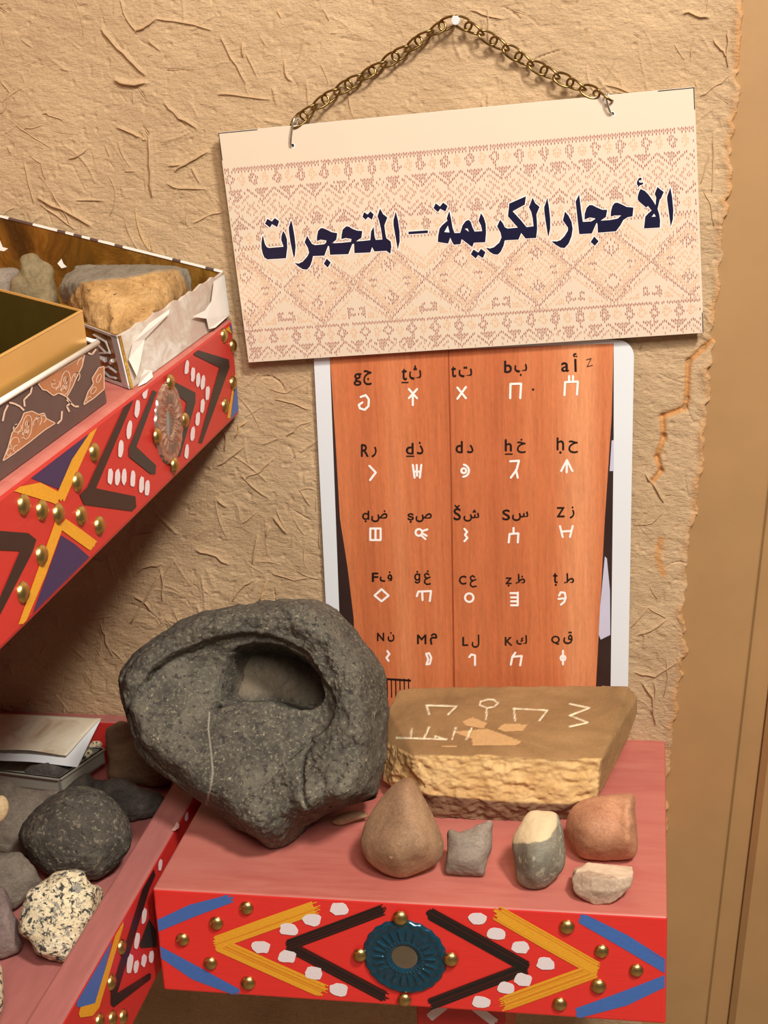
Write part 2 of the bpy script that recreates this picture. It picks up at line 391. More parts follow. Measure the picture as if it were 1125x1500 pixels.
HAND = [  # plaster-coated straw seen in the photograph: (points in the photograph, thickness in mm)
 ([(170,119),(190,123),(213,121)],3.0), ([(149,43),(165,62),(190,85),(213,110)],2.2), ([(199,46),(215,38),(229,27)],2.2),
 ([(229,27),(270,33),(309,44)],1.3), ([(176,0),(186,28),(199,45)],1.4), ([(218,200),(220,240),(223,287)],2.2), ([(172,187),(195,195),(214,205)],1.6),
 ([(256,249),(280,236),(304,222)],2.0), ([(241,151),(262,172),(288,188)],1.6), ([(63,166),(78,170),(92,176)],1.4),
 ([(57,291),(90,305),(132,330)],2.4), ([(75,280),(95,310),(107,334)],1.4), ([(60,300),(85,318),(110,336)],1.3), ([(245,270),(262,276),(300,277)],1.3),
 ([(284,327),(305,316),(330,309)],1.2), ([(14,174),(40,195),(75,217)],1.0), ([(36,238),(42,270),(50,297)],1.1), ([(43,227),(60,240),(67,263)],1.1),
 ([(323,53),(340,85),(360,123)],1.3), ([(320,137),(355,140),(395,146)],1.3), ([(0,118),(14,135),(8,160),(0,166)],1.2), ([(36,189),(52,186),(65,183)],1.2),
 ([(192,912),(205,890),(219,868),(236,838)],1.8), ([(236,835),(239,855),(238,880)],1.3), ([(288,806),(310,812),(333,826)],1.6), ([(147,912),(153,930),(165,962)],1.4),
 ([(320,683),(335,672),(358,653)],1.4), ([(201,838),(215,830),(236,826)],1.2), ([(345,640),(352,625),(360,618)],1.6), ([(330,660),(331,640),(325,625)],1.2),
 ([(415,90),(420,112),(426,118)],1.4), ([(505,115),(510,140),(513,160)],1.0), ([(640,33),(628,60),(600,72)],1.0), ([(690,15),(715,22),(735,28)],1.2),
 ([(1002,18),(1020,22),(1038,26)],1.8), ([(1046,58),(1056,72),(1066,84)],1.6), ([(1066,44),(1066,70),(1066,98)],1.8), ([(1026,140),(1050,125),(1070,110)],1.0),
 ([(1026,268),(1036,240),(1040,224)],1.3), ([(1042,280),(1045,240),(1046,195)],1.3), ([(1032,458),(1042,475),(1055,482)],1.8), ([(1030,280),(1042,300),(1046,330)],1.2),
 ([(945,695),(960,712),(972,735)],2.4), ([(950,690),(985,705),(1020,707)],1.5), ([(935,930),(960,920),(975,908)],1.6), ([(930,985),(960,990),(990,970)],1.4),
 ([(928,770),(955,765),(975,745)],1.2), ([(960,1000),(958,1030),(955,1045)],1.5), ([(940,1000),(955,1020),(960,1060)],1.8), ([(975,965),(978,990),(972,1020)],1.2),
 ([(925,920),(950,890),(975,905)],1.3), ([(405,585),(430,590),(452,600)],1.3), ([(420,640),(435,625),(455,618)],1.3), ([(360,700),(380,690),(400,672)],1.2),
 ([(445,560),(420,575),(395,570)],1.0), ([(400,840),(430,850),(455,845)],1.0), ([(340,880),(352,862),(370,850)],1.4), ([(385,870),(380,880),(392,850)],1.2),
]
def build_wall():
    xs = np.concatenate([np.arange(-0.80, -0.700, 0.004), np.arange(-0.700, 0.092, 0.0008), np.arange(0.10, 0.92, 0.06)])
    zs = np.concatenate([np.arange(0.0, 0.46, 0.05), np.arange(0.46, 0.64, 0.004), np.arange(0.64, 1.545, 0.0008), np.arange(1.56, 2.65, 0.06)])
    nx, nz = len(xs), len(zs)
    X, Z = np.meshgrid(xs, zs); X = X.ravel(); Z = Z.ravel()
    P = np.stack([X, Z, X*0], 1)
    h = 0.0016*fbm(P, 7, 2, 1) + 0.0005*fbm(P, 45, 3, 21)
    ca, sa = math.cos(math.radians(24)), math.sin(math.radians(24))
    Pr = np.stack([(X*ca - Z*sa)*0.35, (X*sa + Z*ca), X*0], 1)
    h += 0.0006*fbm(Pr, 170, 3, 31)
    r = fbm(Pr*np.array([1.0,1,1]), 60, 3, 41); h += 0.0004*np.maximum(0, 0.25-np.abs(r))*4*(-0.6)
    pit = vnoise(np.stack([X*170, Z*170, X*0], 1), 55); h -= 0.0011*np.maximum(0, pit-0.62)*2.6
    H = h.reshape(nz, nx)
    def splat(pts, rad, amp):
        for a, b in zip(pts[:-1], pts[1:]):
            lo = np.minimum(a, b) - rad*3; hi = np.maximum(a, b) + rad*3
            i0, i1 = np.searchsorted(xs, [lo[0], hi[0]]); j0, j1 = np.searchsorted(zs, [lo[1], hi[1]])
            if i1 <= i0 or j1 <= j0: continue
            gx, gz = np.meshgrid(xs[i0:i1], zs[j0:j1])
            d = b-a; L = max(np.dot(d, d), 1e-12)
            t = np.clip(((gx-a[0])*d[0] + (gz-a[1])*d[1])/L, 0, 1)
            dist = np.hypot(gx-a[0]-t*d[0], gz-a[1]-t*d[1])
            H[j0:j1, i0:i1] = np.maximum(H[j0:j1, i0:i1], H[j0:j1, i0:i1]*0.3 + amp*np.exp(-(dist/rad)**2) - 0.0003) if amp > 0 else H[j0:j1, i0:i1] + amp*np.exp(-(dist/rad)**2)
    straws = []
    for pts, th in HAND:
        q = [onY(x, y, WALL_Y) for x, y in pts]
        q = [np.array([a[0], a[2]]) for a in q]
        q2 = []
        for a, b_ in zip(q[:-1], q[1:]):
            for t in (0, .33, .66): q2.append(a*(1-t)+b_*t + RNG.normal(0, .0005, 2))
        q2.append(q[-1])
        splat(q2, 0.0007*th*0.8+0.0007, 0.0007*th)
        straws.append((q2, 0.00040*th+.0001, 0.0013*th))
    for k in range(1150):
        x0 = RNG.uniform(-0.70, 0.07); z0 = RNG.uniform(0.70, 1.54)
        L = RNG.uniform(0.004, 0.028) * (1 if RNG.random() < .85 else 1.6); a = RNG.uniform(0, math.pi)
        if RNG.random() < .45: a = RNG.normal(math.radians(110), .35)
        cv = RNG.normal(0, 16)
        q = []; p = np.array([x0, z0])
        for i in range(6):
            q.append(p.copy()); p = p + L/5*np.array([math.cos(a), math.sin(a)]); a += cv*L/5*1.4
        th = RNG.uniform(0.35, 0.95) if RNG.random() < .8 else RNG.uniform(1.1, 2.0)
        if RNG.random() < .72:
            splat(q, 0.0006+0.0006*th, 0.0006*th + 0.0003)
        else:
            splat(q, 0.0006, -0.0010*th)          # grooves the straw has left
        if k % 2 == 0: straws.append((q, 0.00034*th+0.00012, 0.0010*th))
    # orange scar where an old cable was cut out
    scar = [onY(*p, WALL_Y)[[0, 2]] for p in [(1050,492),(1030,510),(1008,530),(1006,585),(1003,598),(970,610),(972,640),(962,670),(968,690),(955,705)]]
    splat(scar, 0.0024, -0.0025)
    wear = np.zeros((nz, nx))
    gx, gz = np.meshgrid(xs, zs)
    for a, b_ in zip(scar[:-1], scar[1:]):
        d = b_-a; t = np.clip(((gx-a[0])*d[0]+(gz-a[1])*d[1])/max(np.dot(d, d), 1e-12), 0, 1)
        wear = np.maximum(wear, np.exp(-(np.hypot(gx-a[0]-t*d[0], gz-a[1]-t*d[1])/0.0030)**4)*0.8)
    scar2 = [onY(*p, WALL_Y)[[0, 2]] for p in [(968,790),(963,815),(972,840)]]
    for a, b_ in zip(scar2[:-1], scar2[1:]):
        d = b_-a; t = np.clip(((gx-a[0])*d[0]+(gz-a[1])*d[1])/max(np.dot(d, d), 1e-12), 0, 1)
        wear = np.maximum(wear, np.exp(-(np.hypot(gx-a[0]-t*d[0], gz-a[1]-t*d[1])/0.0035)**4)*0.7)
    ex = edge_x(zs)[:, None]; dd = gx - ex
    wear = np.maximum(wear, np.clip(1 - np.abs(dd+0.002)/0.006, 0, 1)*(0.5+0.5*fbm(P, 60, 3, 77).reshape(nz, nx)))
    lip = 0.0022*np.exp(-((dd+0.004)/0.004)**2)*(0.4+fbm(P, 50, 2, 78).reshape(nz, nx))
    Y = WALL_Y - (H + lip)
    cut = np.clip((dd+0.0012)/0.0028, 0, 1); Y = Y*(1-cut) + 0.016*cut
    V = np.stack([gx.ravel(), Y.ravel(), gz.ravel()], 1)
    idx = np.arange(nx*nz).reshape(nz, nx)
    F = np.stack([idx[:-1, :-1].ravel(), idx[:-1, 1:].ravel(), idx[1:, 1:].ravel(), idx[1:, :-1].ravel()], 1)
    me = bpy.data.meshes.new('wall_back')
    me.vertices.add(len(V)); me.vertices.foreach_set('co', V.ravel())
    me.loops.add(F.size); me.loops.foreach_set('vertex_index', F.ravel().astype(np.int32))
    me.polygons.add(len(F)); me.polygons.foreach_set('loop_start', np.arange(0, F.size, 4, dtype=np.int32))
    me.polygons.foreach_set('loop_total', np.full(len(F), 4, np.int32)) if False else None
    me.polygons.foreach_set('use_smooth', np.ones(len(F), bool))
    me.update(calc_edges=True); me.validate()
    at = me.attributes.new('wear', 'FLOAT', 'POINT'); at.data.foreach_set('value', wear.ravel().astype(np.float32))
    me.materials.append(MAT['plaster'])
    o = bpy.data.objects.new('wall_back', me); COL.objects.link(o); setp(o, 'mud plaster back wall with straw mixed in', 'wall', kind='structure')
    # straw standing a little proud of the plaster
    sb = MB()
    def hy(p):
        i = min(max(np.searchsorted(xs, p[0]), 0), nx-1); j = min(max(np.searchsorted(zs, p[1]), 0), nz-1)
        return Y[j, i]
    for k, (q, r, up) in enumerate(straws):
        if q[0][0] > edge_x(np.array([q[0][1]]))[0]-0.006 or q[-1][0] > edge_x(np.array([q[-1][1]]))[0]-0.006: continue
        pts = [(p[0], hy(p) - r*0.55, p[1]) for p in q]
        n = len(pts); rr = [r*(0.35 if i in (0, n-1) else 1.0) for i in range(n)]
        sb.tube(pts, rr, 1 if (k % 29 == 28) else 0, 5)
    WORLD[o.name] = np.zeros(3)
    so = sb.build('embedded_straw', [MAT['straw'], MAT['dry_straw']], parent=o, smooth=True); so['kind'] = 'stuff'
    # crumbs of straw along the ragged edge
    return o
build_wall()

def lean(x, z): return x + (z - 0.8091)*0.0754
def trim(name, x0, x1, yf, yb, mat, label, bev=0.0015):
    V = []
    zz = [0.0, 2.6]
    for z in zz:
        for (x, y) in ((x0, yb), (x0, yf+bev), (x0+bev, yf), (x1-bev, yf), (x1, yf+bev), (x1, yb)):
            V.append((lean(x, z), y, z))
    F = [(i, (i+1) % 6, 6+(i+1) % 6, 6+i) for i in range(6)] + [tuple(range(5, -1, -1)), tuple(range(6, 12))]
    setp(obj(name, V, F, mat, origin=(0, 0, 0)), label, 'column', kind='structure')
trim('trim_1', -0.004, 0.0852, -0.0012, 0.030, MAT['brown_paint'], 'smooth brown painted column beside the plaster')
trim('trim_2', 0.0862, 0.1085, 0.006, 0.030, MAT['brown_paint'], 'recessed brown strip beside the column')
trim('trim_3', 0.1085, 0.60, -0.004, 0.030, MAT['brown_paint'], 'brown painted board at the right edge', 0.006)
f = MB(); f.box((-0.80, -3.2, -0.06), (0.95, 0.02, 0.0)); setp(f.build('floor', MAT['floor'], origin=(0, 0, 0)), 'plain floor', 'floor', kind='structure')
f = MB(); f.box((-0.86, -1.4, 0.0), (-0.80, 0.02, 2.65)); setp(f.build('wall_left', MAT['plaster'], origin=(-0.8, 0, 0)), 'mud plaster side wall', 'wall', kind='structure')

# ------------------------------------------------------------------ painted shelves
STK = [0]
def stroke(mb, p0, p1, wd, to3_, m, n=9, jit=0.05, alt=None):
    """a brush stroke made of hair lines with ragged ends; px coordinates, to3 maps to the board face"""
    STK[0] += 1; off_ = (STK[0] % 2)*3.5e-5
    def to3(x, y): v = to3_(x, y); return v + (CAM-v)*off_
    p0 = np.array(p0, float); p1 = np.array(p1, float); d = p1-p0; L = np.linalg.norm(d); d /= L; nn = np.array([-d[1], d[0]])
    for i in range(n):
        a = -0.5 + i/n; b_ = -0.5 + (i+1)/n + 0.01
        c = abs((a+b_)/2)*2
        s0 = L*jit*0.35*(c**2) + random.uniform(-1, .4)*L*jit*0.25; s1 = L*jit*0.35*(c**2) + random.uniform(-1, 1)*L*jit*0.6
        q0 = p0 + d*s0; q1 = p1 - d*s1
        wob = wd*0.03
        pts = [q0+nn*a*wd, q0*.5+q1*.5+nn*(a*wd+random.uniform(-wob, wob)), q1+nn*a*wd, q1+nn*b_*wd, q0*.5+q1*.5+nn*(b_*wd+random.uniform(0, wob)), q0+nn*b_*wd]
        V = nud([to3(*p) for p in pts], 0.6+.3*i)
        mb.add(V, [(0, 1, 4, 5), (1, 2, 3, 4)], alt if (alt is not None and random.random() < .28) else m)
    b0 = p0 + d*L*jit*.25; b1 = p1 - d*L*jit*.35
    mb.add([to3(*p) for p in (b0-nn*.46*wd, b1-nn*.46*wd, b1+nn*.46*wd, b0+nn*.46*wd)], [(0, 1, 2, 3)], m)
def dab(mb, c, rx, ry, to3, m, ang=0.0):
    V = []; n = 14
    for i in range(n):
        a = 2*math.pi*i/n; r = random.uniform(.86, 1.08)
        x = rx*r*math.copysign(abs(math.cos(a))**.8, math.cos(a)); y = ry*r*math.copysign(abs(math.sin(a))**.8, math.sin(a))
        V.append(to3(c[0]+x*math.cos(ang)-y*math.sin(ang), c[1]+x*math.sin(ang)+y*math.cos(ang)))
    mb.add(V, [tuple(range(n))], m)
def ppoly(mb, pts, to3, m): mb.poly([to3(*p) for p in pts], m)

def dome_mesh(name, r, h, mat, n=20, k=6):
    V = []; F = []
    for i in range(k+1):
        a = math.pi/2*i/k
        for j in range(n):
            V.append((r*math.cos(a)*math.cos(2*math.pi*j/n) if i < k else 0.0, r*math.cos(a)*math.sin(2*math.pi*j/n) if i < k else 0.0, h*math.sin(a)))
    for i in range(k):
        for j in range(n):
            F.append((i*n+j, i*n+(j+1) % n, (i+1)*n+(j+1) % n, (i+1)*n+j))
    me = bpy.data.meshes.new(name); me.from_pydata(V, [], F); me.materials.append(mat)
    me.polygons.foreach_set('use_smooth', np.ones(len(F), bool)); me.validate(); return me
STUD = dome_mesh('brass_stud', 0.0062, 0.0040, MAT['brass'])
def stud(pos, normal, parent, s=1.0):
    o = bpy.data.objects.new('brass_stud', STUD); COL.objects.link(o); o.parent = parent
    o.location = np.asarray(pos) - WORLD[parent.name]
    o.rotation_euler = Vector(normal).to_track_quat('Z', 'Y').to_euler(); o.scale = (s, s, s)
    return o
def rosette(center, R_, e1, e2, nrm, parent, mat, name='mirror_rosette', sy=1.0):
    e1, e2, nrm = (np.array(v, float) for v in (e1, e2, nrm)); nt_, nr = 144, 30
    V = []; F = []
    for i in range(nr+1):
        rho = 0.30 + 0.70*i/nr
        for j in range(nt_):
            t = 2*math.pi*j/nt_
            fl = max(0, math.cos(t*22))**2
            z = 0.0022
            if 0.47 < rho < 0.80: z += 0.0019*fl*min(1, (rho-0.47)/0.04, (0.80-rho)/0.08)
            z += 0.0016*math.exp(-((rho-0.42)/0.035)**2)*(0.6+0.4*math.cos(t*30))
            z += 0.0012*math.exp(-((rho-0.90)/0.06)**2)*(0.55+0.45*math.cos(t*22+math.pi))
            if rho > 0.95: z *= max(0.0, (1-rho)/0.05)**.5
            if rho < 0.36: z -= 0.0012*(0.36-rho)/0.06
            sc = 1 + 0.012*math.cos(t*22)*(rho > .9)
            V.append(center + R_*rho*sc*(math.cos(t)*e1 + sy*math.sin(t)*e2) + nrm*z)
    for i in range(nr):
        for j in range(nt_):
            F.append((i*nt_+j, i*nt_+(j+1) % nt_, (i+1)*nt_+(j+1) % nt_, (i+1)*nt_+j))
    ro = obj(name, V, F, mat, parent, smooth=True)
    V = [center + nrm*0.0016] + [center + R_*0.34*(math.cos(2*math.pi*j/40)*e1 + sy*math.sin(2*math.pi*j/40)*e2) + nrm*0.0011 for j in range(40)]
    obj('mirror', V, [(0, 1+j, 1+(j+1) % 40) for j in range(40)], MAT['mirror'], ro, smooth=True)
    return ro

ZS = 0.814
# --- main shelf
YF = -0.305
sh = empty('painted_shelf', (-0.2, -0.02, 0.7135), 'red painted wall shelf with yellow and black chevrons, carrying the basalt mortar', 'shelf')
mb = MB()
mb.box((-0.408, YF, 0.7135), (0.0158, -0.0005, ZS), 0, 0.0022)
# the top is dusty paint, the rest glossy red
for i, fc in enumerate(mb.F):
    p = [np.array(mb.V[k]) for k in fc]
    nz_ = np.cross(p[1]-p[0], p[2]-p[0]); nz_ = nz_/(np.linalg.norm(nz_)+1e-12)
    mb.mi[i] = 1 if nz_[2] > 0.5 else 0
Ff = lambda lay: (lambda x, y: onY(200+x/2.679, 1280+y/2.679, YF-0.0003-lay*0.00012))
Gf = lambda lay: (lambda x, y: onY(580+x/2.064, 1280+y/2.064, YF-0.0003-lay*0.00012))
def clampx(fn):
    def g(x, y):
        v = fn(x, y).copy(); v[0] = min(max(v[0], -0.4065), 0.0145); v[2] = min(max(v[2], 0.7145), 0.8125); return v
    return g
for a, b_, wd in (((60, 203), (368, 88), 44), ((75, 305), (395, 478), 46)): stroke(mb, a, b_, wd*1.15, clampx(Ff(0)), 2, 9, .05)
for a, b_, wd in (((560, 128), (830, 283), 36), ((548, 428), (830, 325), 38)): stroke(mb, a, b_, wd*1.15, clampx(Gf(0)), 2, 9, .05)
for a, b_, wd in (((308, 272), (705, 130), 44), ((312, 272), (738, 462), 46)): stroke(mb, a, b_, wd*1.2, Ff(1), 3, 15, .07, 6)
for a, b_, wd in (((608, 290), (305, 118), 38), ((605, 292), (322, 395), 38)): stroke(mb, a, b_, wd*1.2, Gf(1), 3, 15, .07, 6)
for a, b_, wd in (((590, 282), (970, 140), 36), ((592, 280), (980, 485), 36)): stroke(mb, a, b_, wd*1.2, Ff(2), 4, 13, .05, 7)
for a, b_, wd in (((398, 284), (98, 118), 30), ((396, 284), (102, 395), 30)): stroke(mb, a, b_, wd*1.2, Gf(2), 4, 13, .05, 7)
for c in ((795, 138), (688, 180), (597, 217), (488, 287), (590, 325), (695, 390), (793, 455)): dab(mb, c, 37, 25, Ff(3), 5, .1)
for c in ((246, 135), (302, 182), (376, 222), (453, 272), (385, 320), (333, 345), (257, 388)): dab(mb, c, 28, 19, Gf(3), 5, .15)
mb.build('board', [MAT['red'], MAT['red_top'], MAT['blue'], MAT['yellow'], MAT['black'], MAT['white'], MAT['amber'], MAT['maroon_black']], sh)
for c in ((432, 133), (313, 193), (181, 257), (290, 350), (438, 427), (1037, 167), (878, 312), (1053, 487)):
    stud(onY(200+c[0]/2.679, 1280+c[1]/2.679, YF-0.0002)+np.array([0,-.0021 if c[0]>800 else 0,0]), (0, -1, 0), sh, random.uniform(.95, 1.08))
for c in ((517, 160), (622, 233), (727, 291), (612, 339), (495, 393), (167, 253)):
    stud(onY(580+c[0]/2.064, 1280+c[1]/2.064, YF-0.0002)+np.array([0,-.0021 if c[0]<200 else 0,0]), (0, -1, 0), sh, random.uniform(.95, 1.08))
rosette(onY(593, 1401, YF), 0.0350, (1, 0, 0), (0, 0, 1), (0, -1, 0), sh, MAT['teal'])
mb = MB()
mb.box((-0.1985, -0.250, 0.60), (-0.1200, -0.004, 0.7130), 0, 0.002)
Bf = lambda x, y: onY(580+x/2.064, 1280+y/2.064, -0.2504)
for a, b_ in (((148, 398), (100, 436)), ((235, 400), (300, 450))): stroke(mb, a, b_, 26, Bf, 1, 5, .08)
mb.build('bracket', [MAT['red_y'], MAT['white']], sh)

# --- lower left tray shelf
XL = -0.418; TF = 0.775
tr = empty('tray_shelf', (-0.60, -0.3, 0.715), 'red tray shelf along the left, lower one, filled with loose rocks', 'shelf')
mb = MB(); mb.box((-0.798, -0.80, 0.7155), (-0.445, -0.002, TF), 0, 0.001); mb.build('tray_bottom', [MAT['red_dust']], tr)
mb = MB(); mb.box((-0.446, -0.80, 0.7150), (XL, -0.010, 0.8145), 0, 0.003)
for i, fc in enumerate(mb.F):
    p = [np.array(mb.V[k]) for k in fc]; nz_ = np.cross(p[1]-p[0], p[2]-p[0]); nz_ /= np.linalg.norm(nz_)+1e-12
    mb.mi[i] = 1 if nz_[2] > 0.5 else 0
def Lf(lay):
    def g(x, y):
        v = onX(120+x/3.945, 1120+y/3.945, XL+0.0003+lay*0.00012).copy(); v[2] = min(max(v[2], 0.7162), 0.8120); return v
    return g
ppoly(mb, [(175,1005),(85,1378),(-10,1402),(-30,1400),(-30,1370)], Lf(0), 2)
ppoly(mb, [(238,898),(240,930),(100,1405),(62,1452),(-10,1462),(-18,1440),(-8,1402),(76,1378),(190,960)], Lf(1), 3)
ppoly(mb, [(415,598),(425,640),(390,720),(205,1320),(388,1205),(400,1210),(396,1240),(185,1402),(167,1385),(168,1310),(350,720)], Lf(2), 4)
ppoly(mb, [(388,890),(430,960),(435,1052),(342,1060),(333,1040)], Lf(2), 5)
for c, rx, ry in (((360,875),14,48),((318,1018),15,50),((277,1152),18,62),((314,1168),14,38),((358,1132),15,38),((402,1112),15,38),((453,580),11,34),((605,300),10,28)):
    dab(mb, c, rx, ry, Lf(3), 6, .12)
mb.build('front_rail', [MAT['red_y'], MAT['red_dust'], MAT['blue'], MAT['yellow'], MAT['char'], MAT['green'], MAT['white']], tr)
for c in ((226,1053),(167,1257),(98,1480),(173,1465),(235,1455)):
    stud(onX(120+c[0]/3.945, 1120+c[1]/3.945, XL), (1, 0, 0), tr, 1.05)
mb = MB(); mb.box((-0.798, -0.024, TF-0.001), (-0.4465, -0.0065, 0.8235), 0, 0.002)
for i, fc in enumerate(mb.F):
    p = [np.array(mb.V[k]) for k in fc]; nz_ = np.cross(p[1]-p[0], p[2]-p[0]); nz_ /= np.linalg.norm(nz_)+1e-12
    mb.mi[i] = 1 if nz_[2] > 0.5 else 0
mb.build('back_rail', [MAT['red_y'], MAT['red_dust']], tr)

# --- upper left shelf
XU = -0.385
up = empty('upper_shelf', (-0.58, -0.3, 1.1440), 'red painted upper shelf at left carrying the gold boxes, with round rose tinted mirror', 'shelf')
mb = MB(); mb.box((-0.798, -0.86, 1.1445), (XU, -0.008, 1.2375), 0, 0.005)
for i, fc in enumerate(mb.F):
    p = [np.array(mb.V[k]) for k in fc]; nz_ = np.cross(p[1]-p[0], p[2]-p[0]); nz_ /= np.linalg.norm(nz_)+1e-12
    mb.mi[i] = 1 if nz_[2] > 0.3 else 0
def Uf(oy, lay):
    def g(x, y):
        v = onX(x/3.125, oy+y/3.125, XU+0.0003+lay*0.00012).copy(); v[2] = min(max(v[2], 1.1495), 1.2325); v[1] = min(v[1], -0.0135); return v
    return g
A_ = lambda l: Uf(300, l)
B_ = lambda l: Uf(560, l)
ppoly(mb, [(140,420),(405,205),(275,492)], B_(0), 2)
ppoly(mb, [(280,700),(345,742),(410,800),(150,1058)], B_(0), 2)
stroke(mb, (425,195), (275,535), 44, B_(1), 3, 7, .03); stroke(mb, (70,435), (272,535), 56, B_(1), 3, 7, .03)
stroke(mb, (285,645), (430,750), 52, B_(1), 3, 7, .03); stroke(mb, (275,640), (105,1115), 42, B_(1), 3, 7, .02)
ppoly(mb, [(565,90),(612,75),(440,485),(620,522),(625,570),(605,590),(385,560),(365,515),(400,480)], B_(2), 4)
ppoly(mb, [(700,35),(718,45),(625,295),(715,380),(712,420),(690,420),(590,340),(590,300)], B_(2), 5)
ppoly(mb, [(780,800),(895,860),(895,905),(825,1152),(810,1150),(855,905),(790,850)], A_(2), 5)
ppoly(mb, [(885,640),(905,632),(1048,708),(1052,742),(925,1092),(910,1090),(1005,745),(890,688)], A_(2), 4)
ppoly(mb, [(-60,676),(0,680),(130,690),(167,720),(150,775),(0,1065),(-60,1180),(-60,1085),(0,985),(92,772),(-60,765)], B_(2), 4)
ppoly(mb, [(1030,548),(1050,545),(1090,580),(1112,640),(1112,755),(1055,978),(1040,975),(1098,745),(1092,645),(1068,590)], A_(1), 3)
ppoly(mb, [(1052,542),(1115,470),(1118,625),(1090,572)], A_(1), 6)
ppoly(mb, [(1113,770),(1116,915),(1068,975),(1056,980)], A_(1), 6)
for c in ((855,745),(884,775),(907,800),(929,813),(950,862),(927,920),(905,980),(882,1048),(855,1130)): dab(mb, c, 10, 34, A_(3), 7, .08)
for c in ((665,850),(628,935),(592,1030),(553,1117)): dab(mb, c, 12, 42, A_(3), 7, .1)
for c in ((505,430),(538,435),(568,432),(608,442),(648,468),(674,485)): dab(mb, c, 12, 38, B_(3), 7, .05)
mb.build('board', [MAT['red_y'], MAT['red_top'], MAT['navy'], MAT['yellow'], MAT['char'], MAT['green'], MAT['blue'], MAT['white']], up)
for c in ((1022,598),(1063,645),(1100,697),(1063,815),(1027,918)): stud(onX(c[0]/3.125, 300+c[1]/3.125, XU), (1, 0, 0), up, 1.1)
for c in ((765,812),(705,1058),(785,1190),(832,985)): stud(onX(c[0]/3.125, 300+c[1]/3.125, XU)+np.array([.002,0,0]), (1, 0, 0), up, 1.05)
for c in ((427,320),(350,455),(103,560),(187,585),(262,600),(366,610),(450,655),(185,790),(100,960)): stud(onX(c[0]/3.125, 560+c[1]/3.125, XU), (1, 0, 0), up, 1.15)
rosette(onX(246, 620, XU), 0.0335, (0, 1, 0), (0, 0, 1), (1, 0, 0), up, MAT['rose_metal'], sy=1.0)

# ------------------------------------------------------------------ hanging sign
SY = -0.0185                                      # printed face
c4 = [onY(322, 195, SY), onY(1018, 127, SY), onY(1030, 488, SY), onY(362, 530.5, SY)]
sc_ = sum(c4)/4
su = (c4[1]-c4[0]+c4[2]-c4[3]); SW = np.linalg.norm(su)/2; su /= np.linalg.norm(su); su[1] = 0
sv = np.array([su[2], 0, -su[0]]); SH = (np.dot(c4[3]-c4[0], sv)+np.dot(c4[2]-c4[1], sv))/2
o_ = sc_ - su*SW/2 - sv*SH/2
def SP(u, v, lift=0.0):                           # u, v in photograph-size units (0..690, 0..347)
    return o_ + su*u/690*SW + sv*v/347*SH + np.array([0, -lift, 0])
sg = empty('hanging_sign', (sc_[0], SY+0.003, (o_+sv*SH+su*SW/2)[2]), 'cream signboard with woven pattern and navy Arabic heading, hung from chain', 'sign')
mb = MB()
mb.slab([SP(0, 0), SP(0, 347), SP(690, 347), SP(690, 0)], (0, 0.0052, 0), 1)
mb.mi[0] = 0
for a, b_ in (((0.6,0),(0.6,40)),((0,0.6),(60,0.6)),((689.2,0),(689.2,30)),((640,.6),(690,.6)),((689.2,317),(689.2,347))):     # dark trim marks at the corners
    a = np.array(a, float); b_ = np.array(b_, float); d = (b_-a)/np.linalg.norm(b_-a); n_ = np.array([-d[1], d[0]])*0.6
    mb.add([SP(*(a-n_), .0002), SP(*(b_-n_), .0002), SP(*(b_+n_), .0002), SP(*(a+n_), .0002)], [(0, 1, 2, 3)], 2)
def pattern(U, Vp):
    t = Vp/347.0
    if t < .155 or t > .995: return None
    if t < .172: return .95
    if .487 <= t < .503: return .8
    if .851 <= t < .868: return .95
    for tc, hh in ((.203, .037), (.452, .037), (.897, .034)):
        if abs(t-tc) < hh:
            dy = abs(Vp-tc*347)
            d1 = abs((U+10) % 36-18)/8.5+dy/12.5
            if .35 < d1 < 1: return .9
            d2 = abs((U+28) % 36-18)/7.5+dy/10.5
            if .3 < d2 < 1: return .2
            return None
    for t0, t1, full in ((.243, .415, True), (.931, 1.0, False)):
        if t0 <= t < t1:
            dy = Vp-t0*347; H_ = 60
            p = abs((U+6) % 40-20)
            m_ = min(dy, H_-dy) if full else dy
            pp = p if (dy < H_/2 or not full) else 20-p if False else p
            e = m_ - (20-pp)*0.85
            if m_ < 15-pp*1.15-0 and pp < 12: return .75
            q = m_ + (pp-20)*-.0
            z = dy + pp*0.85 if dy < H_/2 else (H_-dy) + (pp)*0.85
            if full and dy >= H_/2: z = (H_-dy) + pp*0.85
            if 17 < z < 21: return .85
            if 25 < z < 28: return .5
            if z > 33: return .6 if (int(U/5.4)+int(dy/6)) % 2 == 0 else None
            return None
    if .503 <= t < .851:
        y = abs(Vp-.685*347); p = abs((U+42) % 110-55)
        d = p+y
        pc = 55-p
        if d < 57:
            if 52 < d: return .9
            if 45 < d < 49: return .55
            if 38 < d < 41.5: return .3
            dd = p+abs(y-25)
            if dd < 13: return .85 if int(dd/3.2) % 2 == 1 else None
            l = abs(p-26)/14+y/7
            if l < 1 and y > 1.6: return .8
            return .25 if (int(d/4.2) % 2 == 0) else None
        if 60 < d < 63: return .5
        if 67 < d < 70: return .2
        if Vp > .685*347:
            if 36 < y < 41 and pc < 13 and pc > 4: return .9
            if 41 <= y < 52 and pc < 14 and abs(y-46) < pc/2.6+.8: return .95
            if 42 < y < 54 and 17 < pc < 17+(y-42)*1.6: return .12
            return None
        if 70 < d < 84 : return .3 if int(d/4) % 2 == 0 else None
    return None
rows = []
V0 = 52.0; k = 0
